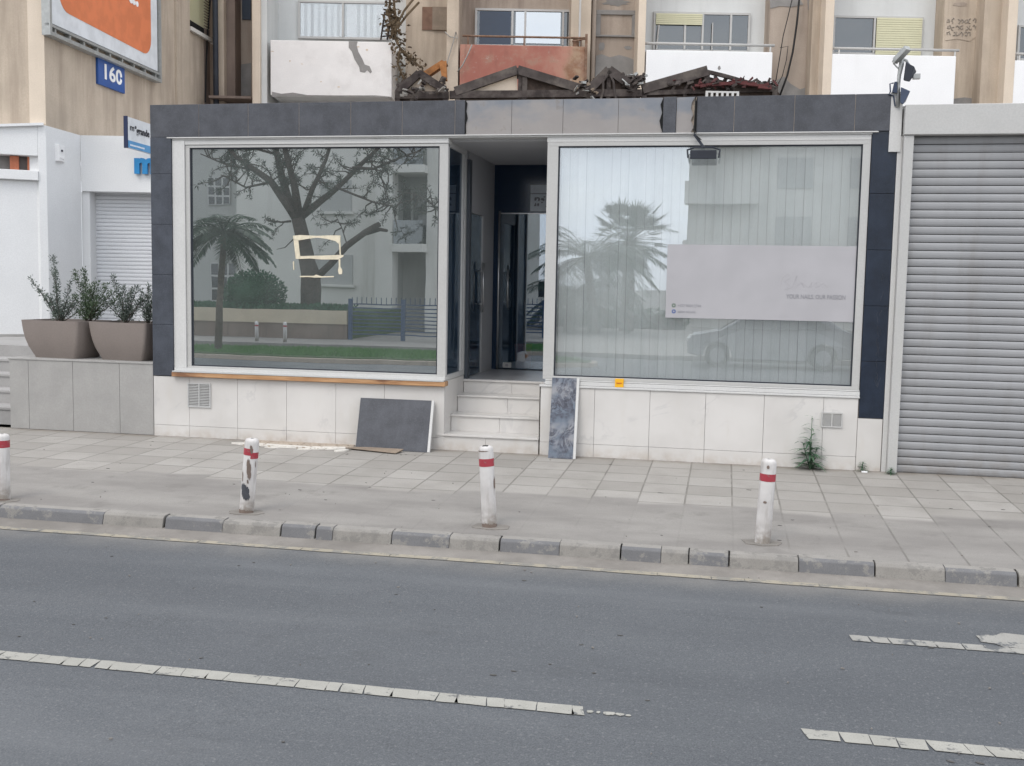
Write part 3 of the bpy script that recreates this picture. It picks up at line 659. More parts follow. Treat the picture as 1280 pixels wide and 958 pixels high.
m = MB(); d = RD-.1; m.tube([(lat(741.5, d), d, 4), (lat(741.5, d), d, 9)], .05, 8); build(m, 'drainpipe', 'beige_dark', tw, smooth=True)
for pts, rr in (([(999, 0), (996, 30), (991, 65), (984, 95), (974, 122)], .022), ([(990, 0), (984, 25), (979, 45), (975, 70), (970, 100), (966, 112)], .01), ([(975, 60), (985, 58), (983, 75), (978, 95), (970, 110)], .008)):
    m = MB(); m.tube([(*[TP(x, y, RD-.15)[0]], RD-.15, TP(x, y, RD-.15)[1]) for x, y in pts], rr, 6); build(m, 'cable', 'wire', tw, smooth=True)
m = MB(); m.tube([(TP(x, y, BD-.08)[0], BD-.08, TP(x, y, BD-.08)[1]) for x, y in ((556, 40), (562, 46), (572, 48), (570, 40), (566, 55), (560, 75), (557, 90))], .012, 5)
m.tube([(TP(x, y, BD-.08)[0], BD-.08, TP(x, y, BD-.08)[1]) for x, y in ((590, 56), (584, 70), (578, 82), (572, 90))], .014, 5); build(m, 'cable', 'wire_grey', tw, smooth=True)

pr_ = random.Random(44)
for i, (x, y, w, h, mt) in enumerate(((752, 58, 8, 10, 'grey_render'), (785, 60, 9, 5, 'grey_render'), (770, 3, 30, 9, 'grey_render'), (1200, 6, 16, 5, 'beige_dark'))):
    wpatch(blob(x, y, w, h, 22, .5, i+60), mt, RD, .004+.001*i, 'stain')
# ---- collapsed pergola frames (things on the shop roof terrace)
def pl(pts, d): return [(TP(x, y, d)[0], d, TP(x, y, d)[1]) for x, y in pts]
def pergola(label, base_px, d, beams, posts, infill=None, roof=None, extra=()):
    x, z = TP(base_px, 120, d); t = thing('roof_canopy', label, 'canopy', (x, d, 3.5), FR, 'burnt canopy frames along the tower')
    for pts, w, h, mat, nm in beams:
        m = MB(); q = pl(pts, d)
        for i in range(len(q)-1): m.bar(q[i], q[i+1], w, h)
        build(m, nm, mat, t)
    for px, py, w in posts:
        X, Z = TP(px, py, d); m = MB(); m.box(X-w/2, X+w/2, d-w/2, d+w/2, 3.5, Z); build(m, 'post', 'charred', t)
    if infill:
        for pts, mat in infill: m = MB(); m.prism([TP(a, b, d+.06) for a, b in pts], d+.04, d+.07); build(m, 'infill_panel', mat, t)  # dark brown sheets carry the shade of the canopy gaps in their colour
    if roof:
        for pts, mat in roof:
            m = MB(); q = pl(pts, d); q2 = pl(pts, d+.9); q2 = [(a[0], d+.9, a[2]) for a in q]
            for i in range(len(q)-1):
                v = [Vector(q[i]), Vector(q[i+1]), Vector(q2[i+1]), Vector(q2[i])]; upv = Vector((0, 0, .05)); m.hexa([*v, *[p+upv for p in v]])
            build(m, 'roof_sheet', mat, t)
    return t
pd_ = 21.6
pergola('small collapsed canopy beside the first balcony, with pale gable infill', 525, pd_,
    [([(494, 119.5), (561, 119.5)], .13, .14, 'charred', 'beam'), ([(497, 117), (524, 92), (556, 113)], .13, .14, 'charred', 'rafter'), ([(524, 92), (500, 108)], .07, .07, 'char_grey', 'rafter'), ([(496, 108), (526, 89)], .05, .05, 'charred', 'rafter')],
    ((497, 119, .1), (515, 119, .08), (557, 119, .1)), [([(503, 117), (525, 98), (548, 112), (554, 118)], 'beige'), ([(494, 122), (560, 122), (560, 140), (494, 140)], 'char_brown')], [([(494, 117), (524, 91)], 'char_grey')])
pergola('wide low gabled canopy frame under the red balcony', 650, pd_,
    [([(562, 119), (738, 117.5)], .13, .14, 'charred', 'beam'), ([(569, 115), (647, 88), (724, 111)], .15, .17, 'char_grey', 'rafter'), ([(575, 116), (647, 92)], .05, .05, 'galv', 'rafter'), ([(569, 129), (760, 127)], .06, .1, 'charred', 'beam')],
    ((572, 118, .1), (656, 96, .1), (650, 94, .07), (735, 118, .1), (692, 118, .07)), [([(580, 115.5), (646, 93), (647, 115)], 'beige_light'), ([(649, 94), (715, 112), (649, 114)], 'char_brown'), ([(570, 122), (735, 121), (735, 132), (570, 132)], 'brown_wall')], [([(567, 116), (647, 88), (736, 111)], 'char_grey')])  # lowest sheet browned to stand for the shaded gap under the beam
t3 = pergola('steep little gabled canopy frame with curved braces right of the red balcony', 765, pd_,
    [([(738, 117), (802, 117)], .13, .14, 'charred', 'beam'), ([(737, 112), (761, 88), (795, 112)], .15, .17, 'char_grey', 'rafter'), ([(741, 114), (761, 92)], .04, .04, 'galv', 'rafter')],
    ((742, 116, .08), (761, 92, .08), (792, 116, .08)), [([(744, 112), (761, 93), (787, 112)], 'char_brown'), ([(738, 119), (800, 119), (800, 132), (738, 132)], 'char_brown')], [([(735, 112), (761, 88), (797, 113)], 'char_grey')])
m = MB(); m.tube(pl([(760, 93), (754, 102), (754, 115), (751, 124)], pd_-.07), .025, 6); m.tube(pl([(762, 93), (767, 103), (768, 115), (770, 124)], pd_-.07), .025, 6); build(m, 'curved_brace', 'char_grey', t3)
t4 = pergola('half collapsed canopy with thick grey rafter and red boards below the third balcony', 880, pd_,
    [([(803, 112), (884, 89)], .15, .19, 'char_grey', 'rafter'), ([(806, 115), (884, 94)], .06, .06, 'charred', 'rafter'), ([(884, 90), (905, 95), (940, 105), (966, 113)], .07, .07, 'charred', 'rafter'), ([(800, 117), (972, 112)], .1, .09, 'charred', 'beam'), ([(806, 124), (880, 122)], .05, .06, 'charred', 'beam'),
     ([(893, 95), (905, 110)], .05, .05, 'charred', 'brace'), ([(880, 95), (886, 112)], .05, .05, 'charred', 'brace'), ([(846, 104), (838, 116)], .05, .05, 'charred', 'brace'), ([(863, 100), (856, 112)], .04, .05, 'charred', 'brace')],
    ((805, 116, .1), (856, 116, .07), (884, 94, .09), (968, 113, .1)), [([(806, 116), (845, 107), (884, 96), (915, 104), (945, 106), (968, 111), (974, 117), (974, 126), (925, 127), (806, 127)], 'char_brown')], None)
m = MB(); r = random.Random(31)
for i in range(12):
    x = 868+i*7.2; y = 109-min(i, 12-i)*.9+r.uniform(-1.5, 1.5); q = pl([(x, y), (x+r.uniform(16, 32), y+r.uniform(-3, 3))], pd_-.1-.03*(i % 4)); m.bar(q[0], q[1], .12, .045)
build(m, 'burnt_board', 'red_board', t4)
m = MB()
for i in range(9):
    x = 810+i*17; q = pl([(x, 112-i*.5+r.uniform(-3, 3)), (x+r.uniform(10, 22), 107-i*.3+r.uniform(-7, 6))], pd_+.15+.05*(i % 3)); m.bar(q[0], q[1], .035, .05)
build(m, 'loose_lath', 'charred', t4)
# debris
m = MB(); q = pl([(527, 95), (556, 75), (560, 80), (532, 99)], 21.9); m.prism([TP(*p, 21.9) for p in ((521, 97), (545, 82), (553, 77), (560, 82), (552, 86), (528, 102))], 21.75, 22.0)
m.prism([TP(*p, 21.9) for p in ((550, 82), (559, 80), (560, 104), (554, 103))], 21.6, 21.75)
tag(build(m, 'foam_slab', 'orange_sheet', base=(TP(545, 90, 21.9)[0], 21.9, 5.6), frame=FR), 'broken orange foam slab wedged against the tower fin', 'rubble')
m = MB(); X, Z = TP(882, 124, 21.2); X1, Z1 = TP(924, 114.5, 21.2); W_, H_ = X1-X, Z1-Z
m.box(X, X1, 21.2, 21.26, Z, Z+H_*.2); m.box(X, X1, 21.2, 21.26, Z1-H_*.2, Z1)
for i in range(7): a = X+W_*(i/6)*.93; m.box(a, a+W_*.07, 21.2, 21.26, Z+H_*.2, Z1-H_*.2)
m.box(X+.05, X+.09, 21.2, 21.26, 3.5, Z); m.box(X1-.09, X1-.05, 21.2, 21.26, 3.5, Z)
tag(build(m, 'vent_panel', 'alu_grey', base=(X, 21.2, 3.5), frame=FR), 'white slotted panel propped in front of the burnt canopy', 'panel')
dbr = random.Random(77)
for nm_, lab_, a_, b_, y_, n_, mts in (('charred_debris', 'heap of charred laths left of the first tower fin', 500, 556, 110, 60, ['charred', 'char_grey', 'wire_grey']), ('charred_debris', 'burnt scraps lying in the valley between the wide and the steep canopy frames', 716, 748, 108, 40, ['charred', 'galv', 'card']), ('charred_debris', 'pile of burnt sheeting scraps beside the third tower fin', 776, 803, 102, 60, ['char_grey', 'galv', 'charred']), ('charred_debris', 'burnt splintered boards strewn over the half collapsed canopy', 830, 968, 106, 110, ['charred', 'red_board', 'char_grey'])):
    m = MB()
    for i in range(n_):
        m.cur = dbr.randrange(3); x = dbr.uniform(a_, b_); y = y_+dbr.gauss(0, 5 if b_-a_ < 60 else 3); dd = dbr.uniform(21.35, 21.95); L_ = dbr.uniform(2, 9); an = dbr.uniform(-1.2, 1.2)
        q = [(TP(x, y, dd)[0], dd, TP(x, y, dd)[1]), (TP(x+L_*math.cos(an), y+L_*math.sin(an), dd)[0], dd+dbr.uniform(-.1, .1), TP(x+L_*math.cos(an), y+L_*math.sin(an), dd)[1])]
        m.bar(q[0], q[1], dbr.uniform(.02, .1), dbr.uniform(.015, .05))
    tag(build(m, nm_, mts, base=(TP((a_+b_)/2, y_, 21.6)[0], 21.6, 5.4), frame=FR), lab_, 'debris')
# dead vine
m = MB(); r = random.Random(5); d = BD-.1
stems = [pl([(490, -25), (493, 10), (496, 30), (494, 48), (500, 60), (512, 72), (525, 84)], d), pl([(497, 30), (505, 14), (516, 0), (530, -12)], d), pl([(497, 35), (508, 20), (524, 3)], d), pl([(500, 62), (497, 80), (505, 100)], d), pl([(488, -10), (486, 20), (492, 45)], d)]
for s_ in stems: m.tube(s_, .025, 5)
nv = len(m.f)
for i in range(420):
    s_ = stems[r.choice((0, 0, 0, 4, 4, 3))]; k = r.randrange(len(s_)-1); p = Vector(s_[k]).lerp(Vector(s_[k+1]), r.random())+Vector((r.gauss(0, .08), r.gauss(0, .06), r.gauss(0, .06)))
    m.leaf(p, Vector((r.gauss(0, 1), r.gauss(0, 1), r.gauss(-.6, 1))), Vector((r.random(), r.random(), r.random())), .1, .06)
tag(build(m, 'dead_vine', 'dead_vine', base=(TP(495, 60, d)[0], d, 5.), frame=FR), 'dry brown vine hanging beside the first balcony', 'vine')
m = MB(); d = BD+.05
for a, b in (((476, 50), (481, 15)), ((484, 50), (489, 18)), ((492, 50), (494, 26))): q = pl([a, b], d); m.tube(q, .02, 5)
for k in range(5): q = pl([(477+k*.9, 46-k*7), (492+k*.4, 44-k*5)], d); m.tube(q, .016, 5)
tag(build(m, 'wire_rack', 'charred', base=(TP(484, 50, d)[0], d, 6.8), frame=FR), 'bent dark wire rack standing on the first balcony', 'rack')

# ================================================================== WING + white low building (frame T)
wg = thing('side_wing', 'beige rendered side wing carrying the orange billboard', 'building', (-8.4, 19, 0), FR)
A = Vector((-7.41, 17.1)); Bq = Vector((-6.73, 23.4)); wd = (Bq-A).normalized(); wn = Vector((wd.y, -wd.x))      # wall runs away from us, normal towards the street
def onW(px, py, off=0.):                  # photo pixel on the side wall -> (distance along wall, z)
    v = ray(px, py); P0 = CAM
    c = w2t(P0); e = w2t(P0+v)-c; a0 = A+wn*off
    t = ((a0-c.xy).dot(wn))/(e.xy.dot(wn)); p = c+e*t
    return (p.xy-a0).dot(wd), p.z
def WP(s, z, off=0.): q = A+wn*off+wd*s; return (q.x, q.y, z)
m = MB(); Lw = (Bq-A).length
m.hexa([WP(0, 3.95), WP(Lw, 3.95), WP(Lw, 3.95, -1.2), WP(0, 3.95, -1.2), WP(0, ZT), WP(Lw, ZT), WP(Lw, ZT, -1.2), WP(0, ZT, -1.2)]); build(m, 'side_wall', 'beige', wg)
m = MB(); a = lat(35, 17.1); c = A.x; m.box(a, c-.003, 17.1, 18, 4.16, ZT); build(m, 'corner_pier', 'beige_light', wg)
zs = zz(16, 73, 17.3); m = MB(); m.box(a-4, a, 17.3, 18, zs, ZT); build(m, 'front_wall', 'beige_dark', wg)
m = MB(); m.box(a-4, a, 17.5, 18, 3.9, zz(16, 153, 17.3)); build(m, 'sill_wall', 'beige_dark', wg)
w0 = MB(); dd = 17.36; z0, z1 = zz(16, 153, dd), zz(16, 74, dd); x1 = lat(35, dd)
for x in (x1-.05, lat(8, dd)-.06, lat(8, dd)+.02, x1-1.6): w0.box(x, x+.06, dd, dd+.07, z0+.06, z1-.06)
w0.box(x1-1.6, x1, dd, dd+.07, z0, z0+.06); w0.box(x1-1.6, x1, dd, dd+.07, z1-.06, z1)
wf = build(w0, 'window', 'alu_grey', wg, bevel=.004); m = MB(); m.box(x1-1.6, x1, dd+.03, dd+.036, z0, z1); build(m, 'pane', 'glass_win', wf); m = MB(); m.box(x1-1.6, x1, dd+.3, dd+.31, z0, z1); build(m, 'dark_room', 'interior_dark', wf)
# corner strip, shuttered window and sill high on the side wall
s0, _ = onW(235, 40); s1, _ = onW(269, 40); z0 = onW(235, 32)[1]
m = MB(); zt = z0+2; n = 34
for i in range(n): z = z0+.12+i*.06; m.hexa([WP(s0, z, .0), WP(s1-.4, z, .0), WP(s1-.4, z, -.03), WP(s0, z, -.03), WP(s0, z+.05, .03), WP(s1-.4, z+.05, .03), WP(s1-.4, z+.05, -.03), WP(s0, z+.05, -.03)])
sw = build(m, 'roller_blind', 'cream_slat', wg)
m = MB(); m.hexa([WP(s0, z0-.1, .08), WP(s1, z0-.1, .08), WP(s1, z0-.1), WP(s0, z0-.1), WP(s0, z0-.02, .08), WP(s1, z0-.02, .08), WP(s1, z0-.02), WP(s0, z0-.02)]); build(m, 'sill', 'plaster_bit', wg)
m = MB(); m.hexa([WP(s0, z0-.02, .012), WP(s1-.4, z0-.02, .012), WP(s1-.4, z0-.02), WP(s0, z0-.02), WP(s0, z0+.13, .012), WP(s1-.4, z0+.13, .012), WP(s1-.4, z0+.13), WP(s0, z0+.13)]); build(m, 'gap', 'shadow_black', wg)
s2 = onW(257, 110)[0]
m = MB(); m.hexa([WP(s1-.35, 3.2, .014), WP(Lw, 3.2, .014), WP(Lw, 3.2), WP(s1-.35, 3.2), WP(s1-.35, ZT, .014), WP(Lw, ZT, .014), WP(Lw, ZT), WP(s1-.35, ZT)]); build(m, 'stained_strip', 'brown_wall', wg)
m = MB(); m.hexa([WP(onW(218, 40)[0], 3.2, .05), WP(s0-.02, 3.2, .05), WP(s0-.02, 3.2), WP(onW(218, 40)[0], 3.2), WP(onW(218, 40)[0], ZT, .05), WP(s0-.02, ZT, .05), WP(s0-.02, ZT), WP(onW(218, 40)[0], ZT)]); build(m, 'wall_pier', 'beige', wg)
m = MB(); pts = [WP(*onW(x, y), .03) for x, y in ((261, 0), (258, 40), (256, 80), (255, 128))]; pts = [(p[0], p[1], p[2]) for p in pts]; m.tube(pts, .018, 5); build(m, 'cable', 'wire', wg)

# billboard
OFF = .1
bb = thing('billboard', 'large orange and white billboard on the beige side wall', 'billboard', (A.x+.3, A.y+1, 6), FR)
s_l, zb_l = onW(60, 46, OFF); s_r, zb_r = onW(200, 102, OFF); zb = (zb_l+zb_r)/2; ztop = zb+3.4
def wquad(m, sa, sb, za, zc, o1, o2): m.hexa([WP(sa, za, o2), WP(sb, za, o2), WP(sb, za, o1), WP(sa, za, o1), WP(sa, zc, o2), WP(sb, zc, o2), WP(sb, zc, o1), WP(sa, zc, o1)])
m = MB(); fwd = .1
wquad(m, s_l, s_r, zb, zb+.06, .0, OFF+.04); wquad(m, s_l, s_r, zb+.14, zb+.18, .05, OFF+.02); wquad(m, s_l, s_l+.06, zb+.06, ztop, 0, OFF+.04); wquad(m, s_r-.06, s_r, zb+.06, ztop, 0, OFF+.04); wquad(m, s_l, s_r, ztop, ztop+.06, 0, OFF+.04)
for k in range(9): a = s_l+.2+k*(s_r-s_l-.4)/8; wquad(m, a, a+.05, zb+.06, zb+.14, .02, OFF)
build(m, 'frame', 'galv', bb)
sl_, sr_ = s_l+.13, s_r-.1
m = MB(); wquad(m, sl_, sr_, zb+.2, ztop-.05, .06, OFF); build(m, 'board', 'board_white', bb)
def wpoly(m, pts, o1, o2):
    n = len(pts); v = [WP(s, z, o2) for s, z in pts]+[WP(s, z, o1) for s, z in pts]
    m.add(v, [tuple(range(n)), tuple(range(2*n-1, n-1, -1))]+[(i, i+n, (i+1) % n+n, (i+1) % n) for i in range(n)])
ol, orr, ob_, ot = sl_+.16, sr_-.28, zb+.42, ztop-.25
pts = []
for cx, cz, t0 in ((ol+.35, ob_+.35, 180), (orr-.3, ob_+.3, 270), (orr-.3, ot-.3, 0), (ol+.35, ot-.3, 90)):
    for k in range(7): t = R(t0+15*k); pts.append((cx+.3*math.cos(t), cz+.3*math.sin(t)))
m = MB(); wpoly(m, pts, OFF, OFF+.006); build(m, 'orange_panel', 'orange', bb)
sT, zT_ = onW(161, 1.5, OFF+.012); o_ = Vector(WP(sT, zT_, OFF+.012))
m = text_mb('a.', .62, o_, (wd.x, wd.y, 0), (0, 0, 1), .006, bold=.012); build(m, 'lettering', 'letter_white', bb)
# number sign
OF2 = .05; q = [onW(122.5, 69, OF2), onW(156.5, 82, OF2), onW(156, 116.5, OF2), onW(123.5, 106, OF2)]
sa, sb = (q[0][0]+q[3][0])/2, (q[1][0]+q[2][0])/2; zt = (q[0][1]+q[1][1])/2; zb2 = (q[2][1]+q[3][1])/2
ns = thing('number_sign', 'blue house number sign reading 160 under the billboard', 'sign', (A.x+.4, A.y+2, zb2), FR)
m = MB(); wquad(m, sa, sb, zb2, zt, 0, OF2); build(m, 'panel', 'sign_blue', ns, bevel=.01)
m = text_mb('160', (zt-zb2)*.72, Vector(WP((sa+sb)/2, zb2+(zt-zb2)*.26, OF2+.006)), (wd.x, wd.y, 0), (0, 0, 1), .006, 'CENTER', 1, .008, (sb-sa)*.66)
build(m, 'numerals', 'letter_white', ns)
m = MB(); k = sb-(sb-sa)*.2; wpoly(m, [(k-.02, zb2+(zt-zb2)*.5), (k+.1, zb2+(zt-zb2)*.56), (k+.1, zb2+(zt-zb2)*.42)], OF2, OF2+.012); build(m, 'chipped_spot', 'sign_blue', ns)

# white low building
wb = thing('white_building', 'low white rendered building with roller shutter beside the planters', 'building', (-7.4, 17.5, .82), FR)
C0 = Vector((-7.40, 17.06)); ld = Vector((-math.cos(R(22)), -math.sin(R(22)))); ln = Vector((ld.y, -ld.x)); ln = -ln if ln.y > 0 else ln
def LP(s, z, off=0.): q = C0+ld*s+ln*off; return (q.x, q.y, z)
def lbox(m, sa, sb, za, zb_, o1, o2, zbl=None):
    zl = zbl if zbl is not None else zb_
    m.hexa([LP(sa, za, o2), LP(sb, za, o2), LP(sb, za, o1), LP(sa, za, o1), LP(sa, zb_, o2), LP(sb, zl, o2), LP(sb, zl, o1), LP(sa, zb_, o1)])
zc = zz(57, 157.5, 17.1)
SL = 1.05        # wall length that reaches the picture's left edge ~0.75
sl_z = zc-.12*4
m = MB()
lbox(m, 0, .12, .82, zc, -.5, 0)
lbox(m, .12, 4, 3.66, zc, -.5, 0, zc-.42)                         # parapet band
lbox(m, .12, 4, 3.28, 3.43, -.5, .03)                             # white beam
lbox(m, .12, 4, .82, 3.28, -.5, -.06)                             # flat door-like panel
build(m, 'front_wall', 'white_clean', wb, bevel=.008)
m = MB(); lbox(m, .03, 4.05, 0, .04, -.55, .06); m.v = [(x, y, (zc-.002-.105*(((Vector((x, y))-C0).dot(ld))) + z)) for x, y, z in m.v]; build(m, 'coping', 'white_clean', wb)
m = MB(); lbox(m, .12, 4, 3.43, 3.66, -.3, -.25); build(m, 'slot_back', 'grey_render', wb)
for s_ in (.15, .4, .95, 1.3):
    m = MB(); lbox(m, s_, s_+.13, 3.432, 3.655, -.24, -.1); build(m, 'brick', 'terracotta', wb, bevel=.01)
m = MB(); lbox(m, .12, 4, .82, .86, -.06, -.03); build(m, 'skirting', 'grey_tile', wb)
# return + fascia + shutter bay
f0, f1_ = -7.22, -3.5; FD = 17.95; ft = zz(140, 170, FD); fb = zz(140, 240, FD)
m = MB(); zc2 = zc
m.hexa([(C0.x, C0.y, .82), (f0, FD, .82), (f0-.3, FD, .82), (C0.x-.3, C0.y, .82), (C0.x, C0.y, zc2), (f0, FD, ft), (f0-.3, FD, ft), (C0.x-.3, C0.y, zc2)]); build(m, 'return_wall', 'white_clean', wb)
m = MB(); m.box(f0, f1_, FD, FD+.6, fb, ft); m.box(f0-.02, f0+.12, FD+.05, FD+.6, .82, fb); build(m, 'fascia', 'white_clean', wb, bevel=.006)
m = MB(); m.box(f0+.1, f1_, FD+.32, FD+.34, .82, fb)
n = int((fb-.82)/.065)
for i in range(n): z = .82+i*.065; m.prismx([(FD+.32, z+.0), (FD+.306, z+.006), (FD+.302, z+.03), (FD+.306, z+.058), (FD+.32, z+.0648)], f0+.12, f1_)
build(m, 'roller_shutter', 'shutter_white', wb)
m = MB(); m.box(f0, f1_, FD+.6, FD+3, ft-.15, ft); m.box(-12, -7.3, 17.6, 20, zc-.6, zc-.5); build(m, 'roof', 'white_clean', wb)
# electrics box
wp = TP(63, 190, 17.5)
m = MB(); m.box(-7.385, -7.29, 17.28, 17.5, 3.62, 3.88); m.box(-7.37, -7.28, 17.3, 17.46, 3.66, 3.7); m.box(-7.37, -7.283, 17.38, 17.43, 3.78, 3.83)
eb = thing('meter_box', 'small white meter box on the corner of the white building', 'meter box', (-7.33, 17.4, 3.62), FR); build(m, 'casing', 'balcony_white', eb, bevel=.006)
m = MB(); m.box(-7.3, -7.276, 17.36, 17.4, 3.775, 3.805); build(m, 'lock', 'black_metal', eb)
# blue letter m and projecting sign
X, Z = TP(168.5, 216, FD-.03); m = text_mb('mi', .47, (X, FD-.05, Z), (1, 0, 0), (0, 0, 1), .05, 'LEFT', 1.0, .022)
tag(build(m, 'shop_letters', 'letter_blue', base=(X, FD, Z), frame=FR), 'blue shop name letters on the white fascia, mostly hidden by the slate pillar', 'sign letters')
sg = thing('projecting_sign', 'white projecting shop sign with dark lettering and blue lower band', 'sign', (-6.1, 17.2, 3.7), FR)
P0 = Vector((TP(160, 165, 16.85)[0], 16.85)); sdir = Vector((.12, 1)).normalized(); sn = Vector((sdir.y, -sdir.x))
zt, zb3 = zz(160, 146, 16.85), zz(160, 184.5, 16.85)
def SP(s, z, o=0): q = P0+sdir*s+sn*o; return (q.x, q.y, z)
def sbox(m, sa, sb, za, zc_, o1, o2): m.hexa([SP(sa, za, o2), SP(sb, za, o2), SP(sb, za, o1), SP(sa, za, o1), SP(sa, zc_, o2), SP(sb, zc_, o2), SP(sb, zc_, o1), SP(sa, zc_, o1)])
m = MB(); sbox(m, 0, 1.15, zb3, zt, -.06, 0); build(m, 'panel', 'board_white', sg)
m = MB(); sbox(m, -.02, 0, zb3-.01, zt+.01, -.062, .0); m.v = list(m.v); build(m, 'edge_strip', 'sign_navy', sg)
m = MB(); sbox(m, 0, 1.15, zb3, zb3+(zt-zb3)*.24, 0, .004); build(m, 'blue_band', 'sign_cyan', sg)
m = MB()
for k in range(14): sbox(m, .06+k*.035, .06+k*.035+.022, zb3+.035, zb3+.06, .004, .006)
build(m, 'small_print', 'letter_white', sg)
m = text_mb('m', .15, SP(.05, zb3+.27, .008), (sdir.x, sdir.y, 0), (0, 0, 1), .004, 'LEFT', 1.3); build(m, 'lettering', 'letter_dark', sg)
m = text_mb("\u00b0grande", .15, SP(.21, zb3+.25, .008), (sdir.x, sdir.y, 0), (0, 0, 1), .004, 'LEFT', 1, .003, .5); build(m, 'lettering', 'letter_dark', sg)

# ================================================================== SHOP (world frame)
sh = thing('corner_shop', 'vacant single storey shop with slate fascia and marble base', 'shop', (-2.4, 0, 0))
XL, XR = -6.355, 1.6
def P(m, name, mat, **k): return build(m, name, mat, sh, **k)
# fascia tiles
fj = [189, 250, 311.5, 375, 439.5, 503.7, 569.5, 582]
Z0, Z1 = 3.352, 3.705
fx = [FY(p, 150)[0] for p in fj]; fx[0] = XL
m = MB()
for a, b in zip(fx, fx[1:]): m.box(a+.002, b-.002, -.03, 0, Z0, Z1)
P(m, 'fascia_tiles', 'slate', bevel=.002); m = MB()
rx = [FY(p, 150)[0] for p in (870, 917.5, 992.5, 1068, 1113)]; rx[-1] = 1.505
for a, b in zip(rx, rx[1:]): m.box(a+.002, b-.002, -.03, 0, Z0, Z1)
P(m, 'fascia_tiles', 'slate', bevel=.002)
a, b = FY(829, 150)[0], FY(845, 150)[0]; m = MB(); m.box(a, b, -.03, 0, Z0, Z1); P(m, 'fascia_tile', 'slate', bevel=.002)
m = MB(); m.box(XL+.004, rx[-1]-.004, .001, .12, Z0+.002, Z1-.003); m.box(XL+.01, FY(580, 150)[0], -.026, .0, Z0+.003, Z1-.004); m.box(FY(871, 150)[0], rx[-1]-.01, -.026, .0, Z0+.003, Z1-.004); P(m, 'fascia_core', 'cement')
bj = [FY(p, 150)[0] for p in (583, 640, 704, 773, 828)]
m = MB(); r = random.Random(8)
for a, b in zip(bj, bj[1:]): m.box(a+.002, b-.002, -.018, 0, Z0+.001, Z1-.004)
a, b = FY(845.5, 150)[0], FY(868, 150)[0]; e_ = [(b-.02+r.uniform(-.02, .02), Z0+(Z1-Z0)*k/6) for k in range(7)]
m.prism([(a, Z0)]+e_+[(a, Z1-.004)], -.018, 0); P(m, 'bare_fascia', 'bare')
m = MB()      # broken edges of the slate beside the bare stretch
a = FY(580, 150)[0]; m.prism([(a, Z0), (a+.03, Z0+.02), (a+.025, Z0+.1), (a+.045, Z0+.17), (a+.03, Z0+.24), (a+.04, Z1-.03), (a+.02, Z1)], -.029, -.0191); P(m, 'broken_tile_edge', 'shadow_black'); m = MB()
a = FY(829, 150)[0]; m.prism([(a, Z0), (a-.02, Z0+.05), (a-.035, Z0+.12), (a-.012, Z0+.2), (a-.03, Z0+.28), (a, Z1)], -.026, -.0191); P(m, 'broken_tile_edge', 'shadow_black'); m = MB()
a = FY(871, 150)[0]; m.prism([(a, Z0-.02), (a-.03, Z0+.05), (a-.015, Z0+.15), (a-.025, Z0+.25), (a, Z1)], -.04, -.032); P(m, 'broken_tile_edge', 'shadow_black')
m = MB(); m.box(XL+.02, XR-.1, .12, 9, 3.45, 3.55); P(m, 'roof', 'cement')
# pillars
def panels(m, x0, x1, y0, y1, zs, gap=.002):
    for a, b in zip(zs, zs[1:]): m.box(x0, x1, y0, y1, a+gap, b-gap)
m = MB(); PLX = FY(217.5, 300)[0]; PLX = -6.105
panels(m, XL, PLX, -.03, .3, [.69, 1.27, 1.83, 2.39, 2.95, Z0]); P(m, 'left_pillar', 'slate_blue', bevel=.002); m = MB(); m.box(XL+.004, PLX-.004, -.026, .3, .69, Z0-.004); P(m, 'pillar_core', 'slate_navy')
m = MB(); panels(m, 1.345, XR-.02, -.012, .3, [.53, 1.1, 1.65, 2.2, 2.75, Z0]); P(m, 'right_pillar', 'slate_navy', bevel=.002)
m = MB(); m.box(1.5, XR+.01, -.03, .2, 3.15, 3.72); P(m, 'patched_corner', 'white_paint')
m = MB(); m.box(1.583, 1.628, -.016, .1, 0, 3.3); P(m, 'edge_trim', 'white_paint')
# scratches on right pillar
m = MB(); r = random.Random(4)
for i in range(14):
    x, z = r.uniform(1.48, 1.54)-.0, r.uniform(.7, 2.3); pts = []
    for k in range(4): pts.append((x, -.0135, z)); x += r.uniform(-.012, .015); z += r.uniform(.01, .05)
    m.tube(pts, .0012, 4)
P(m, 'scratch', 'slate_blue')
# marble base
ML = [XL]+[FY(p, 520)[0] for p in (238, 298, 359, 420.5, 481)]+[-2.935]
m = MB()
for a, b in zip(ML, ML[1:]): m.box(a+.0015, b-.0015, -.02, 0, .128, .683); m.box(a+.0015, b-.0015, -.021, 0, 0, .125)
LB = P(m, 'left_base', 'marble', bevel=.0015)
m = MB(); m.box(XL+.01, -2.96, 0, .1, -.05, .68); m.box(-1.9, 1.6, 0, .1, -.05, .74); P(m, 'base_core', 'gutter')
MR = [FY(p, 520)[0] for p in (743, 812, 881.5, 954.6, 1028.7)]
MR = [-1.885]+MR+[1.335]
m = MB()
for a, b in zip(MR, MR[1:]): m.box(a+.0015, b-.0015, -.02, 0, .138, .725); m.box(a+.0015, b-.0015, -.021, 0, 0, .135)
m.box(1.338, XR-.025, -.018, 0, 0, .525)
P(m, 'right_base', 'marble', bevel=.0015)
m = MB(); m.box(-1.9, 1.345, -.035, .08, .727, .748); m.box(-1.84, 1.345, -.015, .1, .75, .79); m.box(-1.84, 1.345, -.005, .1, .793, .806); P(m, 'right_sill', 'white_paint', bevel=.004)
m = MB(); m.box(-6.09, -2.93, -.085, .0, .742, .756); P(m, 'sill_capping', 'alu_grey')
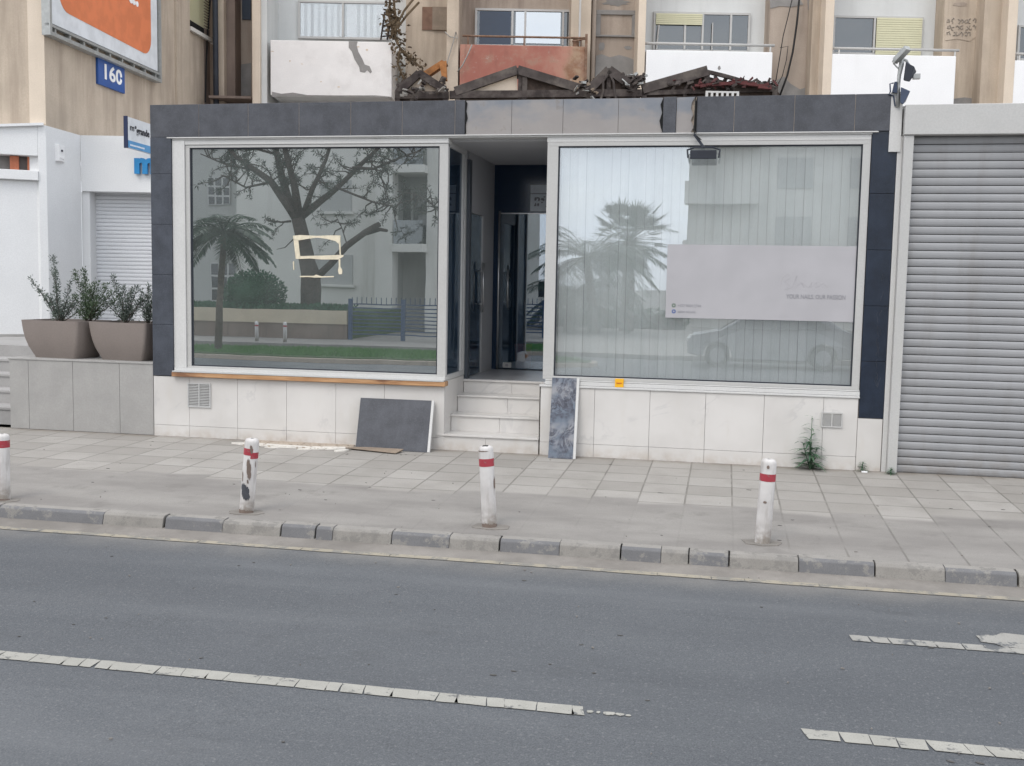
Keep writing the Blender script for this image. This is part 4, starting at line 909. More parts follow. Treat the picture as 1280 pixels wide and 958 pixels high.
m = MB(); m.box(-6.1, -2.915, -.08, .06, .69, .74); P(m, 'timber_sill', 'wood', bevel=.005)
m = MB(); m.box(-6.09, -2.93, -.03, .1, .7565, .79); P(m, 'window_plinth', 'white_paint')
# vents
def vent(x0, x1, z0, z1, frame, dark, nm):
    t = MB(); t.box(x0, x1, -.035, -.0215, z0, z0+.012); t.box(x0, x1, -.035, -.0215, z1-.012, z1); t.box(x0, x0+.012, -.035, -.0215, z0+.012, z1-.012); t.box(x1-.012, x1, -.035, -.0215, z0+.012, z1-.012)
    xm = (x0+x1)/2; t.box(xm-.006, xm+.006, -.035, -.0215, z0+.012, z1-.012)
    n = 14
    for i in range(n):
        z = z0+.012+(z1-z0-.024)*(i+.5)/n
        for a, b in ((x0+.012, xm-.006), (xm+.006, x1-.012)): t.hexa([(a, -.033, z-.006), (b, -.033, z-.006), (b, -.024, z), (a, -.024, z), (a, -.031, z-.004), (b, -.031, z-.004), (b, -.022, z+.002), (a, -.022, z+.002)])
    v = build(t, 'vent_grille', frame, sh); k = MB(); k.box(x0+.01, x1-.01, -.0225, -.0212, z0+.01, z1-.01); build(k, 'backing', dark, v); return v
vent(-5.93, -5.65, .345, .62, 'alu_grey', 'grey_render', 'v'); vent(.985, 1.19, .425, .575, 'white_pvc', 'beige_light', 'v')
# jambs + white head beam
m = MB(); m.box(PLX+.002, 1.345, -.012, .14, 3.322, Z0-.002); m.box(XL+.2, 1.4, -.034, -.001, 3.338, 3.350); P(m, 'head_trim', 'white_paint', bevel=.003)
m = MB(); m.box(PLX+.002, -5.955, -.01, .25, .79, 3.32); m.box(PLX+.002, -2.93, .0, .14, 3.27, 3.321); m.box(-1.875, 1.34, .0, .14, 3.27, 3.321); P(m, 'jamb', 'white_paint', bevel=.003)
def shopwin(x0, x1, z0, z1, y, fl, fr, ft_, fbm, glassm, name='shop_window'):
    m = MB(); m.box(x0, x1, y-.03, y+.04, z1-ft_, z1); m.box(x0, x1, y-.03, y+.04, z0, z0+fbm); m.box(x0, x0+fl, y-.03, y+.04, z0+fbm, z1-ft_); m.box(x1-fr, x1, y-.03, y+.04, z0+fbm, z1-ft_)
    f = P(m, name, 'white_pvc', bevel=.003)
    g = MB(); a, b, c, d = x0+fl, x1-fr, z0+fbm, z1-ft_
    q = .012; g.box(a, b, y-.018, y+.01, d-q, d); g.box(a, b, y-.018, y+.01, c, c+q); g.box(a, a+q, y-.018, y+.01, c+q, d-q); g.box(b-q, b, y-.018, y+.01, c+q, d-q); build(g, 'gasket', 'black_metal', f)
    g = MB(); g.box(a+.002, b-.002, y, y+.006, c+.002, d-.002); build(g, 'pane', glassm, f)
    return f
wl = shopwin(-5.953, -2.935, .79, 3.268, .04, .05, .095, .03, .02, 'glass_film')
wr = shopwin(-1.87, 1.34, .807, 3.268, .03, .115, .075, .04, .035, 'glass_shop')
# interior shell
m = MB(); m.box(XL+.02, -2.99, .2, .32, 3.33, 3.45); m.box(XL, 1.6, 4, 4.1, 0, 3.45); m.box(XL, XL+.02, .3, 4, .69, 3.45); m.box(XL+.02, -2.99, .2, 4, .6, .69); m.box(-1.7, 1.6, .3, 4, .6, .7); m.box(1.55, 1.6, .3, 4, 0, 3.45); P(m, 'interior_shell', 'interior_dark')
m = MB(); m.box(XL+.02, 1.58, .14, 4, 3.325, 3.34); P(m, 'ceiling', 'interior_wall')
# entrance steps
st_ = [(0, .172), (.28, .354), (.56, .545), (.84, .697)]
stp = [];
for k, (y, z) in enumerate(st_):
    m = MB(); x0 = -3.01 if k == 0 else -2.93; x1 = -1.90; y1 = st_[k+1][0]+.03 if k < 3 else 1.0; zl = st_[k-1][1] if k else 0
    xm = (x0+x1)/2+(-.02, .03, .06, .05)[k]
    m.box(x0, xm-.001, y-.01, y1, zl if k else -.02, z-.022); m.box(xm+.001, x1, y-.01, y1, zl if k else -.02, z-.022)
    m.box(x0-.004, x1+.004, y-.028, y1, z-.02, z)
    P(m, 'entrance_step', 'marble', bevel=.002)
m = MB(); m.box(-3.0, -2.935, -.0, .84, .0, .742); P(m, 'step_cheek', 'marble'); m = MB(); m.box(-1.895, -1.8, 0, 2.4, 0, .74); P(m, 'step_cheek', 'marble')
m = MB(); m.box(-3.05, -1.6, .87, 2.36, .6, .7); P(m, 'vestibule_floor', 'floor_tile')
# entrance side glass, jamb, side wall, ceiling
m = MB(); x = -2.935
m.box(x-.045, x, .04, .86, .745, .80); m.box(x-.045, x, .04, .86, 3.24, 3.32); m.box(x-.045, x+.002, .02, .07, .80, 3.24); m.box(x-.045, x, .8, .86, .8, 3.24); m.box(x-.045, x, .7, .73, .8, 3.24)
sw2 = P(m, 'side_window', 'alu_grey', bevel=.003); m = MB(); m.box(x-.03, x-.022, .07, .8, .8, 3.24); build(m, 'pane', 'glass_dark', sw2)
m = MB(); m.box(-2.98, -2.9, .865, .97, .7, 3.2); P(m, 'dark_jamb', 'dark_frame', bevel=.004)
m = MB(); m.box(-3.0, -2.94, .97, 2.4, 2.62, 3.32); m.box(-3.0, -2.94, 1.75, 2.4, .7, 2.62); P(m, 'side_wall', 'interior_wall')
m = MB(); m.box(-2.97, -2.955, .99, 1.74, .71, 2.61); sdo = P(m, 'side_door', 'glass_dark')
m = MB(); m.box(-2.975, -2.945, .975, .99, .71, 2.62); m.box(-2.975, -2.945, 1.735, 1.75, .71, 2.62); build(m, 'frame', 'steel', sdo)
m = MB(); m.tube([(-2.9, 1.62, 1.45), (-2.9, 1.62, 2.05)], .014); m.tube([(-2.96, 1.62, 1.55), (-2.9, 1.62, 1.55)], .009); m.tube([(-2.96, 1.62, 1.95), (-2.9, 1.62, 1.95)], .009); build(m, 'handle', 'steel', sdo, smooth=True)
m = MB(); m.box(-3.1, -1.5, .14, 2.5, 3.30, 3.324); P(m, 'porch_ceiling', 'interior_wall')
m = MB(); m.box(-1.84, -1.76, .1, 2.5, .7, 3.3); P(m, 'porch_side_wall', 'interior_wall')
# back panel + glass door
m = MB(); m.box(-2.94, -1.84, 2.35, 2.4, 2.70, 3.30); P(m, 'dark_transom', 'dark_panel')
m = MB(); m.box(-2.94, -2.875, 2.35, 2.4, .7, 2.7); P(m, 'door_post', 'dark_panel')
m = MB(); m.box(-2.87, -1.86, 2.37, 2.382, .715, 2.69); gd = P(m, 'glass_door', 'glass_door')
m = MB(); m.tube([(-2.865, 2.345, .71), (-2.865, 2.345, 2.72)], .014); build(m, 'edge_rail', 'steel', gd, smooth=True)
m = MB(); m.tube([(-2.735, 2.31, 1.5), (-2.735, 2.31, 1.98)], .013); m.tube([(-2.735, 2.31, 1.6), (-2.735, 2.37, 1.6)], .009); m.tube([(-2.735, 2.31, 1.88), (-2.735, 2.37, 1.88)], .009); build(m, 'handle', 'steel', gd, smooth=True)
m = MB(); m.box(-2.79, -2.68, 2.34, 2.369, .725, .79); build(m, 'floor_lock', 'white_pvc', gd, bevel=.004); m = MB(); m.box(-2.755, -2.72, 2.336, 2.339, .74, .775); build(m, 'lock_mark', 'letter_grey', gd)
m = MB(); m.box(-2.94, -1.84, 2.355, 2.395, 2.688, 2.7); build(m, 'header_rail', 'steel', gd)
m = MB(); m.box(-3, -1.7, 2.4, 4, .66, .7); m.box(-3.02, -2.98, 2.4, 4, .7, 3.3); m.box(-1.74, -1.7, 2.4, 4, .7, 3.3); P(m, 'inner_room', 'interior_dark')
# items at the shop
x0, z1 = FY(660, 230, 2.34); m = MB(); m.box(-2.47, -1.9, 2.338, 2.348, 2.72, 3.05); nt_ = thing('paper_notice', 'grey printed notice above the glass door', 'notice', (-2.2, 2.34, 2.72)); build(m, 'sheet', 'notice', nt_)
m = MB(); m.box(-2.47, -1.9, 2.335, 2.338, 2.935, 2.945); r = random.Random(14)
for i in range(16): cx, cz = r.uniform(-2.43, -2.2), r.uniform(2.76, 2.92); m.prism(blob(cx, cz, r.uniform(.015, .04), r.uniform(.015, .05), 6, .6, i), 2.334, 2.3375)
build(m, 'print', 'letter_grey', nt_)
m = MB(); pr = [(0, .7), (.1, .7), (.12, 1.0), (.125, 1.01), (.115, 1.01), (.1, .74)]; vs = []; n = 18
for rr, z in pr:
    for k in range(n): t = 2*math.pi*k/n; vs.append((-2.6+rr*math.cos(t), 2.75+rr*math.sin(t), z))
m.add(vs, [(i*n+k, i*n+(k+1) % n, (i+1)*n+(k+1) % n, (i+1)*n+k) for i in range(len(pr)-1) for k in range(n)])
bk = build(m, 'bucket', 'red_plastic', base=(-2.6, 2.75, .7), smooth=True); tag(bk, 'red bucket standing behind the glass door', 'bucket')
# tape rectangle on left glass
def gx(X, Y): return 350+X/11.98, 280+Y/11.98
def tp_(pts, y=.033): m_ = []; return [FY(*gx(a, b), .04) for a, b in pts]
m = MB()
for pts in ([(195, 180), (300, 168), (560, 180), (760, 172), (905, 175), (905, 280), (880, 300), (830, 258), (700, 225), (560, 208), (420, 225), (275, 250), (205, 235)],
            [(205, 230), (275, 245), (285, 330), (300, 470), (310, 485), (300, 525), (238, 525), (222, 380)],
            [(300, 485), (450, 480), (640, 475), (900, 465), (955, 470), (945, 495), (870, 535), (620, 535), (450, 520), (300, 527)],
            [(885, 285), (908, 280), (912, 470), (895, 470)], [(880, 530), (905, 530), (905, 640), (935, 700), (930, 755), (885, 755), (870, 700), (882, 640)],
            [(300, 780), (510, 778), (540, 762), (620, 785), (805, 782), (805, 800), (540, 806), (420, 798), (300, 800)], [(195, 570), (212, 560), (215, 690), (203, 690)]):
    m.prism([FY(*gx(a, b), .04) for a, b in pts], .034, .0385)
tag(build(m, 'tape_frame', 'tape', base=(-4.4, .036, 2.07)), 'torn rectangle of old cream tape stuck on the left shop window', 'tape')
# sign in right window
X0, X1, Za, Zb = -.605, 1.252, 1.485, 2.235
ws = thing('window_sign', 'pale grey nail salon sign inside the right shop window', 'sign', ((X0+X1)/2, .05, Za))
m = MB(); m.box(X0, X1, .022, .0285, Za, Zb); m.box(X0, X1, .06, .066, Za, Zb); build(m, 'panel', 'sign_face', ws)
x_, z_ = FY(983, 372); m = text_mb('YOUR NAILS. OUR PASSION', .062, (x_, .02, z_-.01), (1, 0, 0), (0, 0, 1), .002, 'LEFT', .82, 0, FY(1057, 372)[0]-x_); build(m, 'slogan', 'letter_grey', ws)
m = MB(); x_, z_ = FY(975, 362)
pts = [(0, 0), (.02, .12), (.07, .16), (.1, .12), (.04, .08), (.09, .04), (.05, 0), (.12, .02), (.16, .14), (.15, .02), (.2, .07), (.24, .02), (.21, .07), (.28, .02), (.31, .08), (.3, .02), (.36, .08), (.35, .02), (.42, .07), (.46, .03)]
m.tube([(x_+a, .0218, z_+b) for a, b in pts], .0018, 5); build(m, 'script', 'print_faint', ws)
for py, mt, tx in ((382, 'weed', '+357 9604 2744'), (389.5, 'sign_blue', 'salon nicosia')):
    x_, z_ = FY(842, py); m = MB(); n = 14
    vs = [(x_+.02*math.cos(2*math.pi*k/n), .0205, z_+.02*math.sin(2*math.pi*k/n)) for k in range(n)]+[(x_+.011*math.cos(2*math.pi*k/n), .0205, z_+.011*math.sin(2*math.pi*k/n)) for k in range(n)]
    m.add(vs, [(k, (k+1) % n, (k+1) % n+n, k+n) for k in range(n)]); build(m, 'icon', mt, ws)
    m = text_mb(tx, .042, (x_+.04, .0205, z_-.014), (1, 0, 0), (0, 0, 1), .001, 'LEFT', .85); build(m, 'small_print', 'letter_grey', ws)
# yellow sticker
m = MB(); a, z = FY(769.5, 474); m.hexa([(-1.1, -.03, .75), (-1.012, -.03, .75), (-1.012, .02, .75), (-1.1, .02, .75), (-1.1, -.026, .838), (-1.012, -.026, .838), (-1.012, .02, .838), (-1.1, .02, .838)])
ys = thing('sticker', 'small yellow sticker box on the right window sill', 'sticker', (-1.05, 0, .75)); build(m, 'body', 'yellow_card', ys)
m = MB(); m.box(-1.085, -1.03, -.032, -.0275, .79, .797); build(m, 'print', 'red_plastic', ys)
# vertical blinds
m = MB(); x = -1.74; i = 0; r = random.Random(2)
while x < 1.25:
    gp = r.choice((.001, .002, .0035, .005))
    y = .16+(.012 if i % 2 else 0); a = 0; w = .0885-gp; a = r.uniform(-.45, .45)
    m.add([(x, y, .78), (x+w, y+w*math.sin(a)*.5, .78), (x+w, y+w*math.sin(a)*.5, 3.22), (x, y, 3.22)], [(0, 1, 2, 3)]); x += .0885; i += 1
vb = thing('vertical_blinds', 'closed white vertical blinds behind the right shop window', 'blinds', (-.25, .16, .78)); build(m, 'slats', 'blinds', vb)
m = MB(); m.box(-1.75, 1.26, .235, .24, .75, 3.25); build(m, 'added_backing', 'interior_wall', vb)  # pale sheet added behind the slats to lighten the gaps between them
m = MB(); m.box(-1.76, 1.27, .13, .2, 3.22, 3.26); build(m, 'head_rail', 'white_pvc', vb)
# floodlight under the fascia
fl = thing('shop_floodlight', 'black floodlight hung in front of the right shop window', 'floodlight', (-.27, -.15, 3.3))
m = MB(); m.hexa([(-.4, -.26, 3.06), (-.14, -.26, 3.06), (-.16, -.12, 3.09), (-.38, -.12, 3.09), (-.4, -.26, 3.15), (-.14, -.26, 3.15), (-.17, -.12, 3.16), (-.37, -.12, 3.16)]); build(m, 'housing', 'black_metal', fl, bevel=.008)
m = MB(); m.tube([(-.42, -.22, 3.08), (-.43, -.18, 3.16), (-.36, -.12, 3.19), (-.18, -.12, 3.19), (-.11, -.18, 3.16), (-.12, -.22, 3.08)], .009, 6); m.bar((-.27, -.12, 3.19), (-.37, -.04, 3.33), .02, .02); build(m, 'bracket', 'black_metal', fl)
m = MB(); m.tube([(-.37, -.045, 3.7), (-.375, -.045, 3.36), (-.37, -.045, 3.33), (-.30, -.1, 3.27)], .006, 5); build(m, 'cable', 'wire', fl)

# ---- neighbour with grey roller shutter
sb_ = thing('shuttered_shop', 'neighbouring shop closed by a wide grey roller shutter', 'shop', (3.5, 0, 0))
m = MB(); m.box(1.625, 9, -.12, .4, 3.3, 3.585); build(m, 'header', 'white_pvc', sb_, bevel=.006)
m = MB(); m.box(1.63, 1.72, -.1, .1, 0, 3.298); build(m, 'guide_post', 'white_pvc', sb_, bevel=.005)
sj = random.Random(3); m = MB(); n = 42; h = 3.3/n
for i in range(n):
    z = i*h; jy = sj.uniform(-.003, .003); m.prismx([(.02, z+.001), (-.002+jy, z+.004), (-.0085+jy, z+h*.25), (-.011+jy, z+h*.5), (-.0095+jy, z+h*.75), (-.002+jy, z+h*.95), (.02, z+h-.001)], 1.722, 9)
build(m, 'roller_shutter', 'shutter', sb_, smooth=False)
m = MB(); m.box(1.722, 9, .01, .03, 0, 3.3); build(m, 'shutter_backing', 'shadow_black', sb_)
m = MB(); m.box(1.64, 9, .4, 9, 3.4, 3.5); m.box(1.64, 1.7, .1, 9, 0, 3.4); m.box(8.9, 9, .1, 9, 0, 3.4); build(m, 'roof', 'cement', sb_)

# ---- floodlights on a pole
pf = thing('floodlight_pole', 'galvanised pole with floodlights above the shutter header', 'floodlight pole', (1.6, -.04, 3.585))
y = -.04
def FP(px, py, yy=y): X_, Z_ = FY(px, py, yy); return (X_, yy, Z_)
m = MB(); m.tube([FP(1122.5, 134), FP(1123, 108), FP(1124, 95), FP(1127, 80), FP(1127.5, 74)], [.017, .017, .018, .024, .02], 8); build(m, 'pole', 'galv', pf, smooth=True)
m = MB(); m.bar(FP(1120, 76, y-.02), FP(1135, 60, y-.12), .07, .05); m.bar(FP(1118, 79, y), FP(1122, 72, y-.02), .05, .04); m.tube([FP(1116.5, 79), FP(1120, 83), FP(1124, 87)], .008, 6); build(m, 'street_lamp_head', 'galv', pf, bevel=.006)
m = MB(); m.hexa([FP(1129, 101, y-.1), FP(1137, 103, y-.1), FP(1140, 98, y+.03), FP(1131, 96, y+.03), FP(1132, 78, y-.08), FP(1143, 83, y-.08), FP(1146, 90, y+.02), FP(1134, 76, y+.02)]); h1 = build(m, 'floodlight_head', 'black_metal', pf, bevel=.008)
m = MB(); m.tube([FP(1128, 74), FP(1133, 76), FP(1135, 80)], .014, 6); m.box(*(FP(1141, 99)[0], FP(1150, 95)[0]), y-.03, y+.03, FP(1145, 99)[2], FP(1145, 93)[2]); build(m, 'mount', 'galv', pf)
m = MB(); m.hexa([FP(1125, 129, y-.1), FP(1129, 131, y-.1), FP(1132, 128, y+.05), FP(1127, 128, y+.05), FP(1126, 109, y-.08), FP(1138, 114, y-.08), FP(1137, 116, y+.05), FP(1127, 109, y+.05)]); build(m, 'floodlight_head', 'blue_dark', pf, bevel=.008)
m = MB(); m.prism([FY(1115, 116, y), FY(1121, 117, y), FY(1121, 103, y), FY(1118, 103, y)], y-.03, y+.02); m.tube([FP(1117, 104), FP(1112.5, 105), FP(1113, 115), FP(1111, 118), FP(1117, 120), FP(1119, 133)], .007, 6); build(m, 'sensor', 'blue_dark', pf)

# ================================================================== STREET THINGS
# planter wall
pw = thing('planter_wall', 'low grey tiled wall carrying two planters', 'low wall', (-7.3, 0, 0))
m = MB(); js = [FY(p, 500)[0] for p in (15, 37.6, 92.8, 151)]+[XL-.004]; js[0] = -8.2
for a, b in zip(js, js[1:]): m.box(a+.002, b-.002, -.022, 0, .003, .812)
build(m, 'face_tiles', 'grey_tile', pw, bevel=.002)
m = MB(); m.box(-8.2, XL-.004, 0, .95, -.02, .81); m.box(-8.215, XL-.002, -.03, .96, .813, .832); build(m, 'coping', 'grey_tile', pw, bevel=.003)
def planter(cx, cy, w, d, h, z, rot, label):
    t = thing('planter', label, 'planter', (cx, cy, z), 'S', 'taupe planters on the low wall'); t.rotation_euler[2] = rot
    BASE[t.name] = (0, 0, 0); m = MB(); prof = [(0, .71), (.12, .77), (.3, .86), (.5, .925), (.7, .965), (.85, .985), (1, 1.)]; rings = []
    def ring(k, zz_, rr=.035):
        out = []; hw, hd = w/2*k, d/2*k
        for sx, sy, t0 in ((1, 1, 0), (-1, 1, 90), (-1, -1, 180), (1, -1, 270)):
            for q in range(5): a = R(t0+q*22.5); out.append((sx*(hw-rr)+rr*math.cos(a), sy*(hd-rr)+rr*math.sin(a), zz_))
        return out
    R_ = [ring(k, z_*h) for z_, k in prof]+[ring(.955, h), ring(.93, h*.88)]; n = 20
    m.add([v for q in R_ for v in q], [(i*n+k, i*n+(k+1) % n, (i+1)*n+(k+1) % n, (i+1)*n+k) for i in range(len(R_)-1) for k in range(n)]+[tuple(range(n-1, -1, -1))])
    build(m, 'pot', 'pot', t, smooth=True); ob = t.children[0]; md = ob.modifiers.new('e', 'EDGE_SPLIT'); md.split_angle = R(40)
    m = MB(); m.add(ring(.94, h*.9), [tuple(range(n))]); build(m, 'soil', 'soil', t)
    return t
zc_ = .833
planter(-7.69, .36, .82, .62, .44, zc_, R(-7), 'left taupe planter of the pair, mostly free of the slate pillar')
planter(-6.83, .36, .78, .62, .44, zc_, R(-5), 'right taupe planter of the pair, beside the slate pillar')
def shrub(name, label, x, y, z, stems, mat, leafn, lsz=.04, seed=0, group=None, stemmat='bark', cat='shrub'):
    r = random.Random(seed); t = thing(name, label, cat, (x, y, z), 'S', group); a = MB(); l = MB()
    for (dx, dy, h, c) in stems:
        n = 7; pts = []; b = Vector((r.uniform(-.03, .03), r.uniform(-.03, .03), 0))
        for k in range(n+1): f = k/n; pts.append(Vector((x, y, z))+b+Vector((dx*f**1.2+r.gauss(0, .006), dy*f+r.gauss(0, .006), h*f)))
        a.tube(pts, [.007*(1-.75*k/n) for k in range(n+1)], 5)
        cnt = int(leafn*h)
        for i in range(cnt):
            f = .12+.88*(i+r.random())/cnt; k = min(n-1, int(f*n)); p = pts[k].lerp(pts[k+1], f*n-k); sp = c*(1-f*.55)
            tw_ = Vector((r.gauss(0, 1), r.gauss(0, 1), r.uniform(.2, 1.5))).normalized(); q = p+tw_*sp*r.random()
            for j in range(2):
                dd_ = (tw_+Vector((r.gauss(0, .6), r.gauss(0, .6), r.gauss(.1, .5)))); l.leaf(q+Vector((r.gauss(0, .008),)*3), dd_, Vector((r.gauss(0, 1), r.gauss(0, 1), 1)), lsz*r.uniform(.7, 1.3), lsz*.3)
    build(a, 'stem', stemmat, t); build(l, 'foliage', mat, t); return t
zs_ = zc_+.39
G = 'olive shrubs in the two planters'
shrub('olive_shrub', 'sparse olive shrub with long leaning shoots at the left end of the left planter', -7.78, .35, zs_, [(-.42, .05, .54, .03), (-.33, .0, .4, .05), (-.12, .05, .8, .04), (-.05, -.05, .62, .05), (.09, .05, .5, .06), (-.2, .05, .34, .08), (.2, 0, .34, .08), (.12, -.05, .28, .12), (.3, .06, .32, .08), (-.08, 0, .3, .1), (.36, 0, .2, .06)], 'olive', 190, .038, 1, G)
shrub('olive_shrub', 'dense round olive shrub at the right end of the left planter', -7.42, .38, zs_, [(-.22, .0, .62, .05), (-.12, .05, .66, .05), (.0, .0, .44, .15), (.1, .05, .5, .13), (.24, 0, .48, .12), (.36, .05, .4, .1), (-.14, -.05, .34, .15), (.2, -.06, .3, .14), (.42, 0, .36, .06), (-.0, .08, .4, .15), (-.3, 0, .25, .1)], 'olive_g', 340, .036, 2, G)
shrub('olive_shrub', 'upright olive shrub in the middle of the right planter', -6.92, .36, zs_, [(-.14, 0, .58, .04), (-.05, .05, .46, .06), (.07, 0, .44, .07), (-.24, .05, .3, .1), (.16, 0, .46, .07), (-.32, 0, .3, .08), (.22, .03, .3, .1), (0, -.05, .3, .12), (.26, 0, .34, .07)], 'olive', 260, .038, 3, G)
shrub('olive_shrub', 'olive shrub at the right end of the right planter, touching the slate pillar', -6.62, .36, zs_, [(-.08, 0, .42, .05), (0, .04, .48, .04), (.08, 0, .4, .06), (.15, 0, .36, .06), (-.14, .05, .26, .1), (.05, -.04, .28, .12), (.2, .05, .28, .08)], 'olive', 260, .038, 4, G)
# bollards
def bollard(px, pyb, tpx, H, mat, label, seed):
    X, Y = FZ(px, pyb, PZ(-3.3)); z = PZ(Y); t = thing('bollard', label, 'bollard', (X, Y, z), 'S', 'white bollards along the kerb')
    BASE[t.name] = (0, 0, 0)
    m = MB(); n = 24; rad = .057; pr = [(rad, -.03), (rad, H-.035), (rad*.97, H-.02), (rad*.85, H-.006), (rad*.55, H), (0.012, H+.001)]; vs = []
    for rr, z_ in pr: vs += [(rr*math.cos(2*math.pi*k/n), rr*math.sin(2*math.pi*k/n), z_) for k in range(n)]
    m.add(vs, [(i*n+k, i*n+(k+1) % n, (i+1)*n+(k+1) % n, (i+1)*n+k) for i in range(len(pr)-1) for k in range(n)]); build(m, 'post', mat, t, smooth=True)
    lean = (tpx-px)/170/H; t.rotation_euler[1] = math.atan(lean)
    return t, rad
def band(t, rad, z0, z1, mat='red_band', a0=0, a1=360, name='red_band', off=.0012, jag=0, seed=0):
    m = MB(); n = 28; r = random.Random(seed); lo, hi = [], []
    for k in range(n+1):
        a = R(a0+(a1-a0)*k/n); f = max(0, math.sin(math.pi*k/n))**.4 if jag else 1; zm = (z0+z1)/2; hh = (z1-z0)/2
        l_ = zm-hh*(f*(1-jag*r.random()) if jag else 1); h_ = zm+hh*(f*(1-jag*r.random()) if jag else 1)
        lo.append(((rad+off)*math.cos(a), (rad+off)*math.sin(a), l_)); hi.append(((rad+off)*math.cos(a), (rad+off)*math.sin(a), h_))
    m.add(lo+hi, [(k, k+1, k+n+2, k+n+1) for k in range(n)]); return build(m, name, mat, t, smooth=True)
def footpatch(t):
    X, Y, Z = t.location; r = random.Random(int(X*100)); m = MB(); m.flat(blob(X, Y, .3, .2, 16, .3, int(X*10)), Z-.01, Z+.004); return tag(build(m, 'pavement_scar', 'gutter'), kind='structure')
t, rd = bollard(4, 625, 5, .555, 'bol_a', 'white bollard with red band cut by the left edge of view', 1); band(t, rd, .445, .505); band(t, rd, -.01, .02, 'brown_wall', -170, 10, 'rusty_foot', .0015, .3, 1); footpatch(t)
t, rd = bollard(308, 641, 317, .605, 'bol_b', 'badly chipped white bollard with uneven red band, in front of the left window', 2)
band(t, rd, .475, .53, a0=180, a1=308); band(t, rd, .45, .5, a0=292, a1=400, off=.0014); footpatch(t)
for a0, a1, z0, z1, s_ in ((284, 304, .495, .56, 1), (270, 304, .29, .44, 2), (280, 292, .25, .28, 3), (236, 304, .12, .24, 4), (228, 240, .26, .34, 6), (335, 342, .38, .43, 7)): band(t, rd, z0, z1, 'brown_wall' if s_ != 4 else 'slate', a0, a1, 'bare_patch', .002, .45, s_); band(t, rd, z0-(z1-z0)*.15, z0+(z1-z0)*.5, 'brown_wall' if s_ != 4 else 'slate', a0+(a1-a0)*.3, a1+(a1-a0)*.12, 'bare_patch', .0024, .6, s_+20); band(t, rd, z0+(z1-z0)*.45, z1+(z1-z0)*.12, 'brown_wall' if s_ != 4 else 'slate', a0-(a1-a0)*.12, a0+(a1-a0)*.6, 'bare_patch', .0028, .6, s_+40)
band(t, rd, -.01, .035, 'brown_wall', 180, 365, 'rusty_foot', .0022, .4, 9)
t, rd = bollard(612, 659, 605, .63, 'bol_a', 'white bollard leaning left in front of the entrance steps', 3); band(t, rd, .475, .535); footpatch(t)
band(t, rd, .28, .4, 'brown_wall', 335, 372, 'bare_patch', .002, .5, 3); band(t, rd, -.01, .04, 'brown_wall', 180, 365, 'rusty_foot', .0022, .5, 5); band(t, rd, .59, .6, 'brown_wall', 200, 300, 'bare_patch', .002, .5, 8)
m = MB(); m.box(-.02, .02, -.03, .0, .628, .6345); build(m, 'cap_hole', 'shadow_black', t)
t, rd = bollard(953, 679, 957, .625, 'bol_a', 'upright white bollard with red band, rightmost, in front of the weed', 4); band(t, rd, .465, .52); footpatch(t)
band(t, rd, .3, .325, 'brown_wall', 250, 275, 'bare_patch', .002, .5, 3); band(t, rd, .555, .59, 'brown_wall', 255, 275, 'bare_patch', .002, .5, 4)
# leaning panels
def lean(name, label, cat, cx, y0, w, h, tilt, mats, thick=.02, edge='white_paint', roll=0):
    t = thing(name, label, cat, (cx, y0, PZ(y0)+.003)); BASE[t.name] = (0, 0, 0); t.rotation_euler = (-math.atan(tilt), roll, 0)
    m = MB(); m.box(-w/2, w/2, -.004, 0, 0, h); build(m, 'face', mats, t); m = MB(); m.box(-w/2, w/2+.0, .0, thick, 0, h); m.box(w/2, w/2+.028, -.003, thick, 0, h); build(m, 'backing', edge, t, bevel=.002); return t
lean('slate_panel', 'dark slate slab leaning on the marble base under the left window', 'panel', -3.46, -.235, .8, .56, .3, 'slate', .03)
lean('marbled_board', 'narrow blue and white marbled board leaning beside the entrance steps', 'board', -1.63, -.2, .26, .845, .2, 'mural', .02)
m = MB(); m.add([(-3.93, -.3, .006), (-3.35, -.42, .0), (-3.32, -.3, .004), (-3.85, -.2, .006), (-3.93, -.31, .014), (-3.35, -.43, .002), (-3.3, -.3, .032), (-3.85, -.2, .02)], [(0, 1, 2, 3), (4, 7, 6, 5), (0, 4, 5, 1), (1, 5, 6, 2), (2, 6, 7, 3), (3, 7, 4, 0)])
tag(build(m, 'cardboard', 'card', base=(-3.6, -.3, 0)), 'flattened piece of brown cardboard in front of the slate slab', 'cardboard')
# weeds
def weed(label, x, y, h, n, ls, seed, lowr=.1, up_=.5):
    r = random.Random(seed); t = thing('weed', label, 'weed', (x, y, PZ(y)), 'S', 'weeds growing at the wall foot'); a = MB(); l = MB(); z = PZ(y)
    for s_ in range(max(1, int(h*14))):
        dx, dy = r.gauss(0, .05)*(s_ > 0), r.gauss(-.02, .03)*(s_ > 0); hh = h*(1 if s_ == 0 else r.uniform(.3, .62))
        pts = [Vector((x+dx*f, y+dy*f, z+hh*f)) for f in (0, .35, .7, 1)]; a.tube(pts, [.006, .005, .004, .002], 5); k = int(n*hh/h)
        for i in range(k):
            f = (i+r.random())/k; p = Vector((x+dx*f, y+dy*f, z+hh*f)); an = i*2.4+r.random(); sz = ls*(1-.55*f if s_ == 0 else 1-.3*f)
            d0 = Vector((math.cos(an), math.sin(an), r.uniform(.1, .7))).normalized(); pr = p; w = sz*.13; b = d0.cross(Vector((0, 0, 1))).normalized(); vs = []
            for q in range(5): g = q/4; c = p+d0*sz*g+Vector((0, 0, -sz*.45*g*g)); ww = w*(math.sin(math.pi*min(1, .15+g*.85))+.02); vs += [c+b*ww/2, c-b*ww/2]
            l.add(vs, [(2*q, 2*q+1, 2*q+3, 2*q+2) for q in range(4)])
    build(a, 'stem', 'weed', t); build(l, 'foliage', 'weed', t)
